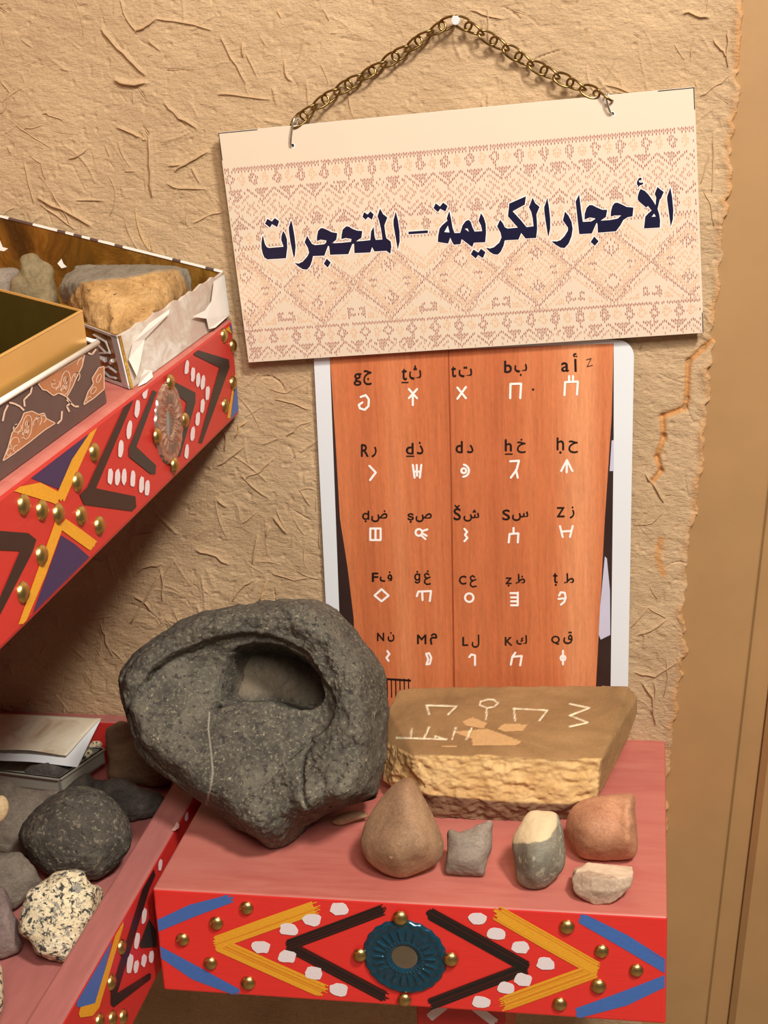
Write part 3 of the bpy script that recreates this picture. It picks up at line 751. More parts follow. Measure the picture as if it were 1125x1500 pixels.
while V0 < 345:
    cstep = 2.55
    for i in range(int(690/cstep)):
        U = 2 + i*cstep
        off = (i % 2)*1.3
        tone = pattern(U, V0+off+1.8)
        if tone is None or random.random() < .03: continue
        hh = 3.7 if tone > .4 else 3.3
        mi_ = 3 if tone > .7 else 4 if tone > .4 else 5
        ww = random.uniform(1.05, 1.45)
        if U+ww > 689 or V0+off+hh > 346.5: continue
        sl = random.uniform(-.2, .2)
        mb.add([SP(U, V0+off, .00012), SP(U+sl, V0+off+hh, .00012), SP(U+ww+sl, V0+off+hh, .00012), SP(U+ww, V0+off, .00012)], [(0, 1, 2, 3)], mi_)
    V0 += 4.6
mb.build('printed_board', [MAT['sign_paper'], MAT['foam'], MAT['hole'], MAT['d_dark'], MAT['d_mid'], MAT['d_light']], sg)

T_A = lambda P: [(375+x/10.227, 300+y/10.227) for x, y in P]
T_B = lambda P: [(480+x/10.227, 295+y/10.227) for x, y in P]
T_C = lambda P: [(585+x/8.654, 285+y/8.654) for x, y in P]
T_D = lambda P: [(700+x/10.227, 280+y/10.227) for x, y in P]
T_E = lambda P: [(800+x/9.375, 265+y/9.375) for x, y in P]
T_F = lambda P: [(900+x/11.25, 250+y/11.25) for x, y in P]
HEAD = [
 T_A([(105,452),(92,490),(80,570),(82,650),(100,730),(125,790),(170,818),(340,808),(450,800),(470,640),(465,520),(440,440),(405,388),(380,470),(378,528),(412,628),(200,645),(165,635),(135,590),(118,520)]),
 T_A([(170,208),(238,248),(280,197),(348,245),(318,335),(240,290),(210,342),(133,282)]),
 T_A([(525,228),(490,340),(493,400),(515,560),(568,805),(585,750),(595,620),(578,470),(555,340),(540,270)]),
 T_A([(765,462),(728,560),(775,640),(795,715),(770,770),(700,850),(640,880),(575,868),(630,920),(700,965),(765,972),(810,920),(840,840),(855,768),(1025,762),(1080,612),(1110,560),(1060,560),(1020,590),(885,603),(840,585),(805,530)]),
 T_B([(-162,596),(-162,531),(-144,441),(-104,399),(-64,401),(-14,423),(60,460),(145,475),(130,575),(55,628),(20,668),(-5,670),(-30,640),(-19,586),(-105,572)]),
 T_B([(55,628),(20,655),(35,800),(310,790),(375,625),(410,595),(365,585),(345,605),(200,620)]),
 T_B([(205,565),(208,500),(225,420),(280,370),(320,378),(370,410),(440,437),(520,443),(505,545),(425,598),(405,640),(372,630),(350,600),(355,562),(270,548)]),
 T_B([(425,598),(395,630),(400,775),(640,765),(665,685),(700,750),(880,740),(940,785),(955,680),(945,600),(880,550),(865,480),(850,360),(895,240),(830,190),(785,105),(745,220),(770,290),(800,420),(820,570),(720,575),(703,520),(690,375),(650,450),(638,580),(520,592)]),
 T_B([(545,160),(600,195),(640,145),(690,195),(665,275),(605,235),(570,275),(520,230)]),
 T_B([(1020,150),(985,280),(985,350),(1050,725),(1080,600),(1078,450),(1055,290)]),
 T_A([(1060,805),(1120,865),(1075,940),(1015,880)]),
 T_C([(115,470),(362,452),(362,488),(115,503)]),
 T_C([(460,110),(515,150),(555,100),(612,145),(585,215),(520,180),(490,222),(432,170)]),
 T_C([(633,205),(600,300),(610,330),(540,390),(510,430),(492,520),(487,600),(620,620),(645,545),(670,600),(690,635),(775,628),(790,565),(925,665),(945,610),(1090,603),(1100,480),(1095,370),(1070,290),(1035,235),(1003,330),(1035,390),(1050,462),(955,468),(930,420),(905,345),(880,320),(840,335),(800,390),(775,470),(770,485),(700,487),(675,420),(655,300)]),
 T_C([(940,695),(1000,735),(1035,685),(1092,730),(1060,805),(1000,765),(970,810),(905,755)]),
 T_D([(333,425),(288,525),(340,620),(355,690),(320,770),(240,840),(180,858),(118,845),(180,910),(240,945),(300,950),(345,905),(385,820),(405,735),(610,725),(650,625),(715,708),(875,700),(890,560),(885,450),(878,350),(925,235),(860,180),(820,95),(765,240),(800,310),(820,400),(835,525),(730,538),(640,430),(520,300),(705,200),(722,75),(470,185),(450,375),(600,545),(445,560),(405,540),(375,480)]),
 T_D([(1040,100),(993,240),(998,330),(1020,480),(1055,695),(1085,560),(1085,420),(1065,230)]),
 T_E([(260,418),(230,540),(300,640),(300,680),(250,760),(200,810),(150,830),(75,828),(130,875),(200,915),(255,920),(310,860),(350,760),(365,660),(350,560),(310,480)]),
 T_E([(455,180),(405,280),(455,730),(630,720),(690,580),(715,545),(672,525),(620,555),(505,562),(480,400)]),
 T_E([(528,530),(530,450),(555,370),(595,330),(635,332),(700,365),(770,395),(840,395),(822,495),(745,545),(712,590),(675,560),(672,512),(600,500)]),
 [(879.5,323.1),(875.2,325.8),(875.9,340.7),(902.4,338.6),(908.9,330),(913.3,322),(919.6,318),(926.7,316.7),(928,304),(917.8,302.9),(910.7,299.3),(904.4,296.7),(900.5,297.2),(897.1,301.3),(894.9,309.8),(894.7,317.3),(900,315.5),(910,315.2),(905,320),(893,322.3)],
 T_E([(660,762),(722,828),(670,890),(612,835)]),
 T_F([(430,300),(405,350),(385,420),(385,470),(400,500),(525,605),(555,580),(615,655),(560,700),(510,755),(488,950),(750,935),(755,820),(740,720),(712,630),(750,470),(770,455),(815,350),(760,310),(710,265),(690,310),(665,380),(690,440),(685,500),(680,570),(640,500),(560,390),(500,330)]),
 T_F([(922,270),(870,420),(870,480),(930,925),(965,800),(972,650),(955,450)]),
 T_F([(370,215),(375,170),(400,125),(430,112),(450,125),(445,160),(425,150),(400,165),(415,195),(480,195),(470,225),(420,240),(385,290),(390,245)]),
]
HOLES = [T_C([(615,395),(570,475),(635,480)]), T_C([(830,435),(865,430),(880,470)]), T_F([(655,710),(615,760),(680,755)])]
mb = MB()
def outline(P, hw, y, m):
    P = [np.array(p, float) for p in P]; n = len(P)
    for i in range(n):
        a, b_ = P[i], P[(i+1) % n]; d = b_-a; L = np.linalg.norm(d)
        if L < 1e-6: continue
        d /= L; nn = np.array([-d[1], d[0]])*hw
        mb.add(nud([onY(*(a-nn), y), onY(*(b_-nn), y), onY(*(b_+nn), y), onY(*(a+nn), y)], .25*(i % 7)), [(0, 1, 2, 3)], m)
        V = [onY(a[0]+hw*math.cos(2*math.pi*k/8), a[1]+hw*math.sin(2*math.pi*k/8), y) for k in range(8)]
        mb.add(nud(V, 2+.25*(i % 7)), [tuple(range(8))], m)
for ih, P in enumerate(HEAD):
    outline(P, 1.25, SY-.00022, 1)
    mb.poly([onY(*p, SY-.00034-.00001*ih) for p in P], 0)
for P in HOLES: mb.poly([onY(*p, SY-.00070) for p in P], 1)
setp(mb.build('lettering', [MAT['ink_navy'], MAT['ink_white']], sg), 'navy Arabic heading with thin white outline')
for c in ((428.3, 213.5), (897, 167)):
    V = [onY(c[0]+4.0*math.cos(2*math.pi*k/20), c[1]+4.0*math.sin(2*math.pi*k/20), SY-.0003) for k in range(20)]
    V2 = [onY(c[0]+2.7*math.cos(2*math.pi*k/20), c[1]+2.7*math.sin(2*math.pi*k/20)-.4, SY-.0004) for k in range(20)]
    mb = MB(); mb.add(V, [tuple(range(20))], 0); mb.add(V2, [tuple(range(20))], 1); mb.build('punched_hole', [MAT['ink_white'], MAT['hole']], sg)

# --- chain, hooks and nail
ch = empty('hanging_chain', onY(667, 32, -0.016), 'antique bronze link chain holding up the cream sign', 'chain')
def link_mesh():
    mb = MB(); L, Wd, tw = 0.0088, 0.0050, math.radians(28)
    pts = []
    for k in range(36):
        t = 2*math.pi*k/36
        x = L*math.copysign(abs(math.cos(t))**.85, math.cos(t)); y = Wd*math.copysign(abs(math.sin(t))**.8, math.sin(t)); z = 0
        a = tw*x/L
        pts.append((x, y*math.cos(a)-z*math.sin(a), y*math.sin(a)+z*math.cos(a)))
    mb.tube(pts, 0.00105, 0, 8, closed=True)
    me = bpy.data.meshes.new('link'); me.from_pydata(mb.V, [], mb.F); me.materials.append(MAT['bronze'])
    me.polygons.foreach_set('use_smooth', np.ones(len(mb.F), bool)); me.update(); return me
LINK = link_mesh()
def chain(path, n, phase):
    P = [onY(x, y, yy) for x, y, yy in path]
    seg = [np.linalg.norm(b_-a) for a, b_ in zip(P[:-1], P[1:])]; T = sum(seg)
    def at(s):
        for a, b_, l in zip(P[:-1], P[1:], seg):
            if s <= l: return a+(b_-a)*s/l, (b_-a)/l
            s -= l
        return P[-1], (P[-1]-P[-2])/seg[-1]
    for i in range(n):
        p, d = at(T*(i+.5)/n)
        o = bpy.data.objects.new('link', LINK); COL.objects.link(o); o.parent = ch
        o.location = p - WORLD[ch.name]
        e1 = Vector(d); e3 = Vector((0, -1, 0)); e3 = (e3 - e1*e3.dot(e1)).normalized(); e2 = e3.cross(e1)
        Rm = Matrix((e1, e2, e3)).transposed()
        o.rotation_mode = 'QUATERNION'
        o.rotation_quaternion = (Rm @ Matrix.Rotation(math.radians((38 if i % 2 else -30)+random.uniform(-14, 14)+phase), 3, 'X')).to_quaternion()
lp = [(430,183,-.0165),(458,158,-.0145),(500,130,-.0115),(545,104,-.0115),(590,76,-.0125),(630,48,-.014),(666,28,-.016)]
rp = [(667,28,-.016),(700,46,-.0145),(740,70,-.0125),(776,93,-.0115),(815,112,-.0125),(855,130,-.0155),(893,146,-.0205)]
chain(lp, 14, 0); chain(rp, 12, 12)
for nm, pts, lab in (('wire_hook', [(437,170,-.0130),(431,174,-.0205),(427,195,-.0222),(426,212,-.0205),(429,215,-.0165),(431,212,-.0110),(434,190,-.0105),(437,170,-.0130)], 'thin steel wire hook through the left hole of the sign'),
                     ('wire_hook', [(888,138,-.0240),(889,150,-.0235),(894,164,-.0215),(898,168,-.0165),(899,160,-.0110),(896,146,-.0110),(890,136,-.0165),(888,138,-.0240)], 'thin steel wire hook through the right hole of the sign')):
    P = [onY(*p) for p in pts]; Q = []
    for i in range(len(P)-1):
        p0 = P[max(i-1, 0)]; p1 = P[i]; p2 = P[i+1]; p3 = P[min(i+2, len(P)-1)]
        for t in np.linspace(0, 1, 6, endpoint=False):
            Q.append(.5*((2*p1)+(-p0+p2)*t+(2*p0-5*p1+4*p2-p3)*t*t+(-p0+3*p1-3*p2+p3)*t**3))
    mb = MB(); mb.tube(Q, 0.00085, 0, 8); setp(mb.build(nm, MAT['steel'], smooth=True), lab, 'hook', 'wire hooks on the sign')
n0 = onY(667, 30, -0.0245); mb = MB()
mb.tube([n0+np.array([0, .034, .001]), n0+np.array([0, .001, 0])], 0.0013, 0, 10)
mb.tube([n0+np.array([0, .0012, 0]), n0+np.array([0, .0004, 0]), n0], [0.0036, 0.0038, 0.0033], 0, 18)
MAT['nail'] = simple('bright_nail', (232, 232, 228), 0.35, 0.4, 0.03, 200, 0)
setp(mb.build('nail', MAT['nail']), 'bright steel nail in the plaster that the chain hangs from', 'nail')

# ------------------------------------------------------------------ alphabet poster
PY = -0.0105
ps = empty('alphabet_poster', (-0.165, PY, 0.8145), 'white bordered poster of ancient letters on orange wood, under the sign', 'poster')
mb = MB()
def PP(x, y, l=0): return onY(x, y, PY-.00012*l)
border = [(453.5,400),(905,470)]
outer = [onY(455, 440, PY), onY(478, 892, PY)]
left = lambda y: 459.8 + (y-528)*0.049
right = lambda y: 928.7 - (y-517)*0.0178
pts = [(left(470), 470), (left(528), 528), (left(760), 760), (left(890), 890), (left(1040), 1040), (right(1048), 1048), (right(1004), 1004), (right(760), 760)]
for k in range(9):
    a = math.pi/2*k/8
    pts.append((right(520)-24+24*math.cos(a), 522-24*math.sin(a)))
pts[-1] = (902, 498)
front = [PP(*p) for p in pts]; n = len(front)
mb.poly(front, 0)
mb.poly([p+np.array([0, .0006, 0]) for p in front][::-1], 0)
for i in range(n):
    a, b_ = front[i], front[(i+1) % n]; q = np.array([0, .0006, 0]); mb.add([a, b_, b_+q, a+q], [(0, 1, 2, 3)], 0)
mb.poly([PP(483, 520, 1), PP(497, 895, 1), PP(504, 1040, 1), PP(893, 1040, 1), PP(894.5, 1004, 1), PP(899, 640, 1), PP(899, 503, 1)], 1)
mb.poly([PP(483, 518, 2), PP(491, 640, 2), PP(498, 760, 2), PP(509, 830, 2), PP(518, 905, 2), PP(524, 1040, 2), PP(872, 1040, 2), PP(873, 1004, 2), PP(886, 760, 2), PP(896, 610, 2), PP(899, 503, 2)], 2)
mb.add([PP(656, 512, 3), PP(660, 720, 3), PP(664, 1010, 3), PP(666.5, 1010, 3), PP(662.5, 720, 3), PP(658, 512, 3)], [(0, 1, 4, 5), (1, 2, 3, 4)], 3)
mb.poly([PP(886,815,3), PP(889,818,3), PP(893.5,865,3), PP(894,930,3), PP(880,937,3), PP(877,930,3), PP(879,890,3)], 4)
mb.poly([PP(896,645,3), PP(899,645,3), PP(899,690,3), PP(893,690,3)], 4)
for k in range(6):
    x = 566+k*6.3; mb.add([PP(x, 994, 3), PP(x+.5, 1022, 3), PP(x+2.3, 1022, 3), PP(x+1.8, 994, 3)], [(0, 1, 2, 3)], 5)
mb.add([PP(563, 993, 4), PP(563, 996, 4), PP(602, 998.5, 4), PP(602, 995.5, 4)], [(0, 1, 2, 3)], 5)
PLC = [0]
def pline(P, hw, closed=False, m=5, lay=5):
    P = [np.array(p, float) for p in P]; k = len(P)
    for i in range(k if closed else k-1):
        a, b_ = P[i], P[(i+1) % k]; d = b_-a; L = np.linalg.norm(d)
        if L < 1e-6: continue
        d /= L; nn = np.array([-d[1], d[0]])*hw
        PLC[0] += 1; mb.add(nud([PP(*(a-nn), lay), PP(*(b_-nn), lay), PP(*(b_+nn), lay), PP(*(a+nn), lay)], .25*(PLC[0] % 30)), [(0, 1, 2, 3)], m)
    for a in P:
        PLC[0] += 1; mb.add(nud([PP(a[0]+hw*.98*math.cos(2*math.pi*q/8), a[1]+hw*.98*math.sin(2*math.pi*q/8), lay) for q in range(8)], .25*(PLC[0] % 30)), [tuple(range(8))], m)
def circ(c, r, n=18, a0=0, a1=2*math.pi): return [(c[0]+r*math.cos(a0+(a1-a0)*k/n), c[1]+r*math.sin(a0+(a1-a0)*k/n)) for k in range(n+1)]
C4 = lambda P: [(450+x/2.25, 490+y/2.25) for x, y in P]
C5 = lambda P: [(450+x/2.25, 720+y/2.25) for x, y in P]
hw = 1.55
SYM = [C4([(176,206),(193,200),(203,214),(202,236),(190,248),(174,244),(170,232),(182,224)]),
 C4([(335,180),(362,210)]), C4([(362,180),(335,210)]), C4([(348,195),(348,233)]), C4([(495,175),(523,210)]), C4([(523,173),(495,212)]),
 C4([(669,210),(670,163),(705,162),(702,210)]), C4([(848,200),(850,157),(892,155),(889,198)]), C4([(863,137),(863,157)]), C4([(876,137),(876,157)]),
 C4([(205,433),(226,455),(207,480)]), C4([(348,430),(354,472)]), C4([(376,430),(371,472)]), C4([(361,430),(362,466)]), C4([(351,452),(373,452)]),
 C4(circ((516,449), 8)), C4(circ((513,449), 20, 16, -1.4, 1.5)), C4([(669,418),(698,416),(690,446),(671,472)]), C4([(688,446),(694,472)]),
 C4([(856,414),(855,455)]), C4([(856,414),(837,450)]), C4([(856,414),(874,450)]),
 C5([(208,122),(208,160),(242,160),(242,122),(208,122)]), C5([(225,122),(225,160)]), C5([(208,141),(225,141)]) if False else C5([(225,141),(225,142)]),
 C5(circ((368,135), 11)), C5([(378,131),(396,125)]), C5([(374,143),(390,157)]), C5([(379,138),(394,146)]),
 C5([(518,123),(527,133),(520,143),(528,153),(518,164)]), C5([(664,168),(667,140),(696,138),(694,168)]), C5([(680,120),(680,138)]),
 C5([(833,114),(842,150)]), C5([(875,114),(866,150)]), C5([(838,132),(871,130)]),
 C5([(222,343),(245,322),(268,343),(245,362),(222,343)]), C5([(361,345),(366,330),(408,328),(404,361)]), C5([(379,330),(380,358)]),
 C5(circ((534,350), 14)), C5([(694,333),(694,375)]), C5([(670,335),(694,335)]), C5([(672,349),(694,349)]), C5([(672,362),(694,362)]), C5([(672,375),(694,375)]),
 C5([(830,343),(836,332),(849,334),(852,350),(847,364),(836,373)]), C5([(828,354),(851,352)]),
 C5([(264,526),(271,536),(261,548),(268,558)]), C5([(392,535),(402,533),(409,548),(404,568),(393,570),(399,553),(392,535)]), C5([(534,546),(541,537),(553,540),(553,572)]),
 C5([(671,571),(676,545),(707,542),(702,573)]), C5([(676,545),(686,531)]), C5([(843,525),(843,570)]), C5(circ((843,549), 8))]
for P in SYM: pline(P, hw, m=6)
def glyph(txt, cx, cy, size_px, bold=0.012, fit=None):
    """fit = (x0, y0, x1, y1) box in the photograph"""
    cu = bpy.data.curves.new('t', 'FONT'); cu.body = txt; cu.resolution_u = 4
    o = bpy.data.objects.new('t', cu); COL.objects.link(o)
    dg = bpy.context.evaluated_depsgraph_get(); me = bpy.data.meshes.new_from_object(o.evaluated_get(dg))
    P = np.array([v.co[:2] for v in me.vertices]); Fs = [list(p.vertices) for p in me.polygons]
    bpy.data.objects.remove(o); bpy.data.curves.remove(cu); bpy.data.meshes.remove(me)
    lo, hi = P.min(0), P.max(0)
    if fit:
        s = ((fit[2]-fit[0])/(hi[0]-lo[0]), (fit[3]-fit[1])/(hi[1]-lo[1]))
        Q = [(fit[0]+(p[0]-lo[0])*s[0], fit[3]-(p[1]-lo[1])*s[1]) for p in P]
    else:
        Q = [(cx+(p[0]-(lo[0]+hi[0])/2)*size_px, cy-(p[1]-(lo[1]+hi[1])/2)*size_px) for p in P]
    wx = .42
    for kk, (ax, ay) in enumerate(((0,0),(wx,0),(-wx,0),(0,wx),(0,-wx),(.3,.3),(-.3,-.3))): mb.add(nud([PP(q[0]+ax, q[1]+ay, 5) for q in Q], .3*kk), Fs, 5)
G4 = lambda t, x0, y0, x1, y1: glyph(t, 0, 0, 0, 0.014, (450+x0/2.25, 490+y0/2.25, 450+x1/2.25, 490+y1/2.25))
G5 = lambda t, x0, y0, x1, y1: glyph(t, 0, 0, 0, 0.014, (450+x0/2.25, 720+y0/2.25, 450+x1/2.25, 720+y1/2.25))
for a in (('g',154,128,178,168),('ج',186,118,212,166),('t',312,112,328,150),('ث',337,102,375,148),('t',475,105,490,140),('ت',500,106,543,140),('b',650,87,674,126),('ب',684,97,724,136),('a',838,92,862,122),('أ',877,62,890,122),
          ('R',178,362,202,402),('ر',213,370,228,404),('d',326,358,350,394),('ذ',362,354,382,394),('d',490,352,512,390),('د',527,364,547,390),('h',652,346,674,384),('خ',692,344,720,390),('ḥ',823,340,846,392),('ح',862,350,892,390)): G4(*a)
for a in ((312,158,333,158),(328,401,352,401),(653,394,676,394)): pline([(450+a[0]/2.25, 490+a[1]/2.25), (450+a[2]/2.25, 490+a[3]/2.25)], .9)
for a in (('ḍ',182,64,204,100),('ض',212,62,264,100),('ṣ',331,72,351,102),('ص',358,72,410,100),('Š',483,45,506,94),('ش',516,60,566,98),('S',644,60,668,94),('س',676,66,728,96),('Z',823,52,848,84),('ز',866,50,880,88),
          ('F',214,268,234,297),('ف',240,264,280,297),('ġ',354,262,372,302),('C',501,278,524,306),('ẓ',655,284,673,312),('ظ',688,272,718,304),('ṭ',811,270,825,310),('ط',848,270,879,303),
          ('N',231,466,253,492),('ن',266,464,287,494),('M',363,472,392,502),('م',405,468,428,504),('L',512,480,530,508),('ل',543,472,567,514),('K',652,480,676,507),('ك',690,474,724,504),('Q',805,476,832,504),('ق',845,462,874,502)): G5(*a)
AIN = [(552,282),(545,277),(538,282),(540,291),(548,293),(556,290)], [(548,293),(539,299),(538,308),(545,314),(557,312)]
for ox, oy in ((0, 0), (-151, -8)):
    for P in AIN: pline(C5([(x+ox, y+oy) for x, y in P]), 1.05)
pline(C5([(397, 262), (398, 263)]), 1.3)
pline([(859,527),(866,525),(860,537),(868,535)], .55, m=1)                           # pencil mark
mb.add([PP(781+1.7*math.cos(q), 570.5+1.7*math.sin(q), 5) for q in np.linspace(0, 2*math.pi, 10, endpoint=False)], [tuple(range(10))], 5)
mb.build('printed_sheet', [MAT['paper'], MAT['photo_dark'], MAT['wood'], MAT['wood_line'], MAT['photo_robe'], MAT['ink_black'], MAT['ink_white']], ps)

# ------------------------------------------------------------------ stones
def dense_outline(P, n):
    """closed Catmull-Rom through the traced points, resampled by length"""
    P = np.array(P, float); k = len(P); Q = []
    for i in range(k):
        p0, p1, p2, p3 = P[(i-1) % k], P[i], P[(i+1) % k], P[(i+2) % k]
        for t in np.linspace(0, 1, 12, endpoint=False):
            Q.append(.5*((2*p1)+(-p0+p2)*t+(2*p0-5*p1+4*p2-p3)*t*t+(-p0+3*p1-3*p2+p3)*t**3))
    Q = np.array(Q+[Q[0]]); s = np.concatenate([[0], np.cumsum(np.linalg.norm(np.diff(Q, axis=0), axis=1))])
    u = np.linspace(0, s[-1], n, endpoint=False)
    return np.stack([np.interp(u, s, Q[:, 0]), np.interp(u, s, Q[:, 1])], 1)
def tps(ctrl, vals, X):
    ctrl = np.asarray(ctrl, float); n = len(ctrl)
    U = lambda r2: np.where(r2 > 1e-12, .5*r2*np.log(np.maximum(r2, 1e-12)), 0)
    K = U(((ctrl[:, None]-ctrl[None])**2).sum(2)) + np.eye(n)*1e-3
    Pm = np.concatenate([np.ones((n, 1)), ctrl], 1)
    A = np.zeros((n+3, n+3)); A[:n, :n] = K; A[:n, n:] = Pm; A[n:, :n] = Pm.T
    s = np.linalg.solve(A, np.concatenate([vals, np.zeros(3)]))
    out = np.zeros(len(X))
    for i in range(0, len(X), 8000):
        Y = X[i:i+8000]; out[i:i+8000] = U(((Y[:, None]-ctrl[None])**2).sum(2)) @ s[:n] + s[n] + Y @ s[n+1:]
    return out
def stone(name, out, mat, label, cat='stone', rest=None, dist=None, depth=(0.5, 0.5), power=2.3, rough=(), nt_=150, nr=44,
          center=None, normal=None, ctrl=None, cscale=0.01, edge=0.004, group=None, parent=None, attr=None, seed=1, point=None, tilt=0.0, post=None, relief=None):
    """a closed body from a traced outline: own distance, real size, own front relief and back"""
    O = dense_outline(out, nt_); c = np.array(center if center is not None else O.mean(0), float)
    fw = ray(*c); fw = fw/np.linalg.norm(fw)
    n_ = -fw if normal is None else np.array(normal, float)/np.linalg.norm(normal)
    if tilt: n_ = n_ + np.array([0, 0, tilt]); n_ /= np.linalg.norm(n_)
    e1 = np.array([1.0, 0, 0]) - n_*n_[0]; e1 /= np.linalg.norm(e1); e2 = np.cross(n_, e1)
    def make(t):
        p0 = CAM + fw*t if point is None else np.array(point, float)
        O3 = np.array([onP(x, y, p0, n_) for x, y in O]); c3 = onP(*c, p0, n_)
        R0 = O3-c3; size = np.sqrt((R0**2).sum(1)).mean()
        rho = np.sin(np.linspace(0, math.pi/2, nr+1)[1:]) if relief is None else np.linspace(0, 1, nr+1)[1:]**.9
        dome = (1-rho**power); dome = np.maximum(dome, 0)**(1/power)
        ringsF = [c3 + r*R0 for r in rho]; V = []; 
        if ctrl is None:
            hf = [depth[0]*size*d for d in dome]; h0 = depth[0]*size
            VF = [ringsF[i] + n_*hf[i] for i in range(nr)]
            V.append((c3+n_*h0)[None])
        else:
            cp = np.array([[q[0], q[1]] for q in ctrl], float); cv = np.array([q[2] for q in ctrl], float)*cscale
            st = max(1, nt_//44)
            allp = np.concatenate([cp, O[::st]]); allv = np.concatenate([cv, np.zeros(len(O[::st]))])
            X2 = np.concatenate([[c]]+[c + r*(O-c) for r in rho])/100.0
            hh = tps(allp/100.0, allv, X2)
            ed = edge*np.maximum(1-np.concatenate([[0], np.repeat(rho, nt_)])**8, 0)**.5
            hh = hh + ed
            if relief is not None: hh = hh + relief(np.concatenate([[c]]+[c + r*(O-c) for r in rho]))
            V.append((c3+n_*hh[0])[None])
            VF = [ringsF[i] + n_*hh[1+i*nt_:1+(i+1)*nt_, None] for i in range(nr)]
        V += VF
        for i in range(nr-2, -1, -2): V.append(ringsF[i] - n_*depth[1]*size*dome[i])
        V.append((c3 - n_*depth[1]*size)[None])
        return np.concatenate(V)
    nb = len(range(nr-2, -1, -2)); rings = nr+nb
    F = [(0, 1+j, 1+(j+1) % nt_) for j in range(nt_)]
    for i in range(rings-1):
        a = 1+i*nt_; b_ = a+nt_
        F += [(a+j, b_+j, b_+(j+1) % nt_, a+(j+1) % nt_) for j in range(nt_)]
    last = 1+rings*nt_; a = 1+(rings-1)*nt_
    F += [(a+j, last, a+(j+1) % nt_) for j in range(nt_)]
    def full(t):
        V = make(t)
        if rough:
            me = bpy.data.meshes.new('tmp'); me.from_pydata(V.tolist(), [], F); me.update()
            nn = np.zeros(len(V)*3); me.vertices.foreach_get('normal', nn); nn = nn.reshape(-1, 3); bpy.data.meshes.remove(me)
            d = 0
            for k, (amp, fr, ridge) in enumerate(rough):
                f_ = fbm(V-V.mean(0), fr, 4, seed*13+k*7)
                if ridge: f_ = 0.5-np.abs(f_)*2
                d = d + amp*f_
            V = V + nn*d[:, None] if np.ndim(d) else V
        if post is not None: V = post(V)
        return V
    t = dist or 1.35
    V = full(t)
    if rest is not None:
        a, b_ = t*.8, t*1.25
        for _ in range(18):
            m_ = (a+b_)/2
            if make(m_)[:, 2].min() > rest+.0005: a = m_
            else: b_ = m_
        V = full((a+b_)/2)
        V[:, 2] = np.maximum(V[:, 2], rest+0.0003)
    o = obj(name, V, F, mat, parent, smooth=True)
    for an, fn in ([attr] if isinstance(attr, tuple) else attr or []):
        at = o.data.attributes.new(an, 'FLOAT', 'POINT'); at.data.foreach_set('value', fn(V).astype(np.float32))
    if parent is None: setp(o, label, cat, group)
    return o
def project(V):
    d = np.asarray(V)-CAM; q = d @ M.T
    return np.stack([562.5+F_PX*q[:, 0]/q[:, 2], 750-F_PX*q[:, 1]/q[:, 2]], 1)
def seg_dist(Q, P):
    r = np.full(len(Q), 1e9)
    for a, b_ in zip(P[:-1], P[1:]):
        a = np.array(a, float); b_ = np.array(b_, float); d = b_-a
        t = np.clip(((Q-a) @ d)/max(np.dot(d, d), 1e-9), 0, 1)
        r = np.minimum(r, np.linalg.norm(Q-a-t[:, None]*d, axis=1))
    return r
def hull(name, pts, mat, label, vox=0.002, smooth_it=6, rough=(), seed=3, cat='stone', attrs=None, rest=None, group=None, facet=None, clampf=None):
    bm = bmesh.new()
    for p in pts: bm.verts.new(p)
    bmesh.ops.convex_hull(bm, input=bm.verts[:])
    bmesh.ops.recalc_face_normals(bm, faces=bm.faces[:])
    me = bpy.data.meshes.new('h'); bm.to_mesh(me); bm.free()
    o = bpy.data.objects.new('h', me); COL.objects.link(o)
    md = o.modifiers.new('r', 'REMESH'); md.mode = 'VOXEL'; md.voxel_size = vox
    md2 = o.modifiers.new('s', 'SMOOTH'); md2.factor = 0.5; md2.iterations = smooth_it
    dg = bpy.context.evaluated_depsgraph_get(); dg.update()
    m2 = bpy.data.meshes.new_from_object(o.evaluated_get(dg))
    V = np.array([v.co[:] for v in m2.vertices]); F = [list(p.vertices) for p in m2.polygons]
    nn = np.array([v.normal[:] for v in m2.vertices])
    bpy.data.objects.remove(o); bpy.data.meshes.remove(m2)
    for k, (amp, fr, ridge) in enumerate(rough):
        f_ = fbm(V-V.mean(0), fr, 4, seed*13+k*7)
        if ridge: f_ = 0.5-np.abs(f_)*2
        V = V + nn*(amp*f_)[:, None]
    if facet is not None: V = facet(V, nn)
    if rest is not None: V[:, 2] = np.maximum(V[:, 2], rest+.0003)
    ob = obj(name, V, F, mat, smooth=True)
    if attrs:
        for an, fn in attrs.items():
            at = ob.data.attributes.new(an, 'FLOAT', 'POINT'); at.data.foreach_set('value', np.asarray(fn(V, nn)).astype(np.float32))
    return setp(ob, label, cat, group)

def inpoly(Q, P):
    P = np.array(P); r = np.zeros(len(Q), bool); j = len(P)-1
    for i in range(len(P)):
        c = ((P[i, 1] > Q[:, 1]) != (P[j, 1] > Q[:, 1])) & (Q[:, 0] < (P[j, 0]-P[i, 0])*(Q[:, 1]-P[i, 1])/(P[j, 1]-P[i, 1]+1e-12)+P[i, 0]); r ^= c; j = i
    return r

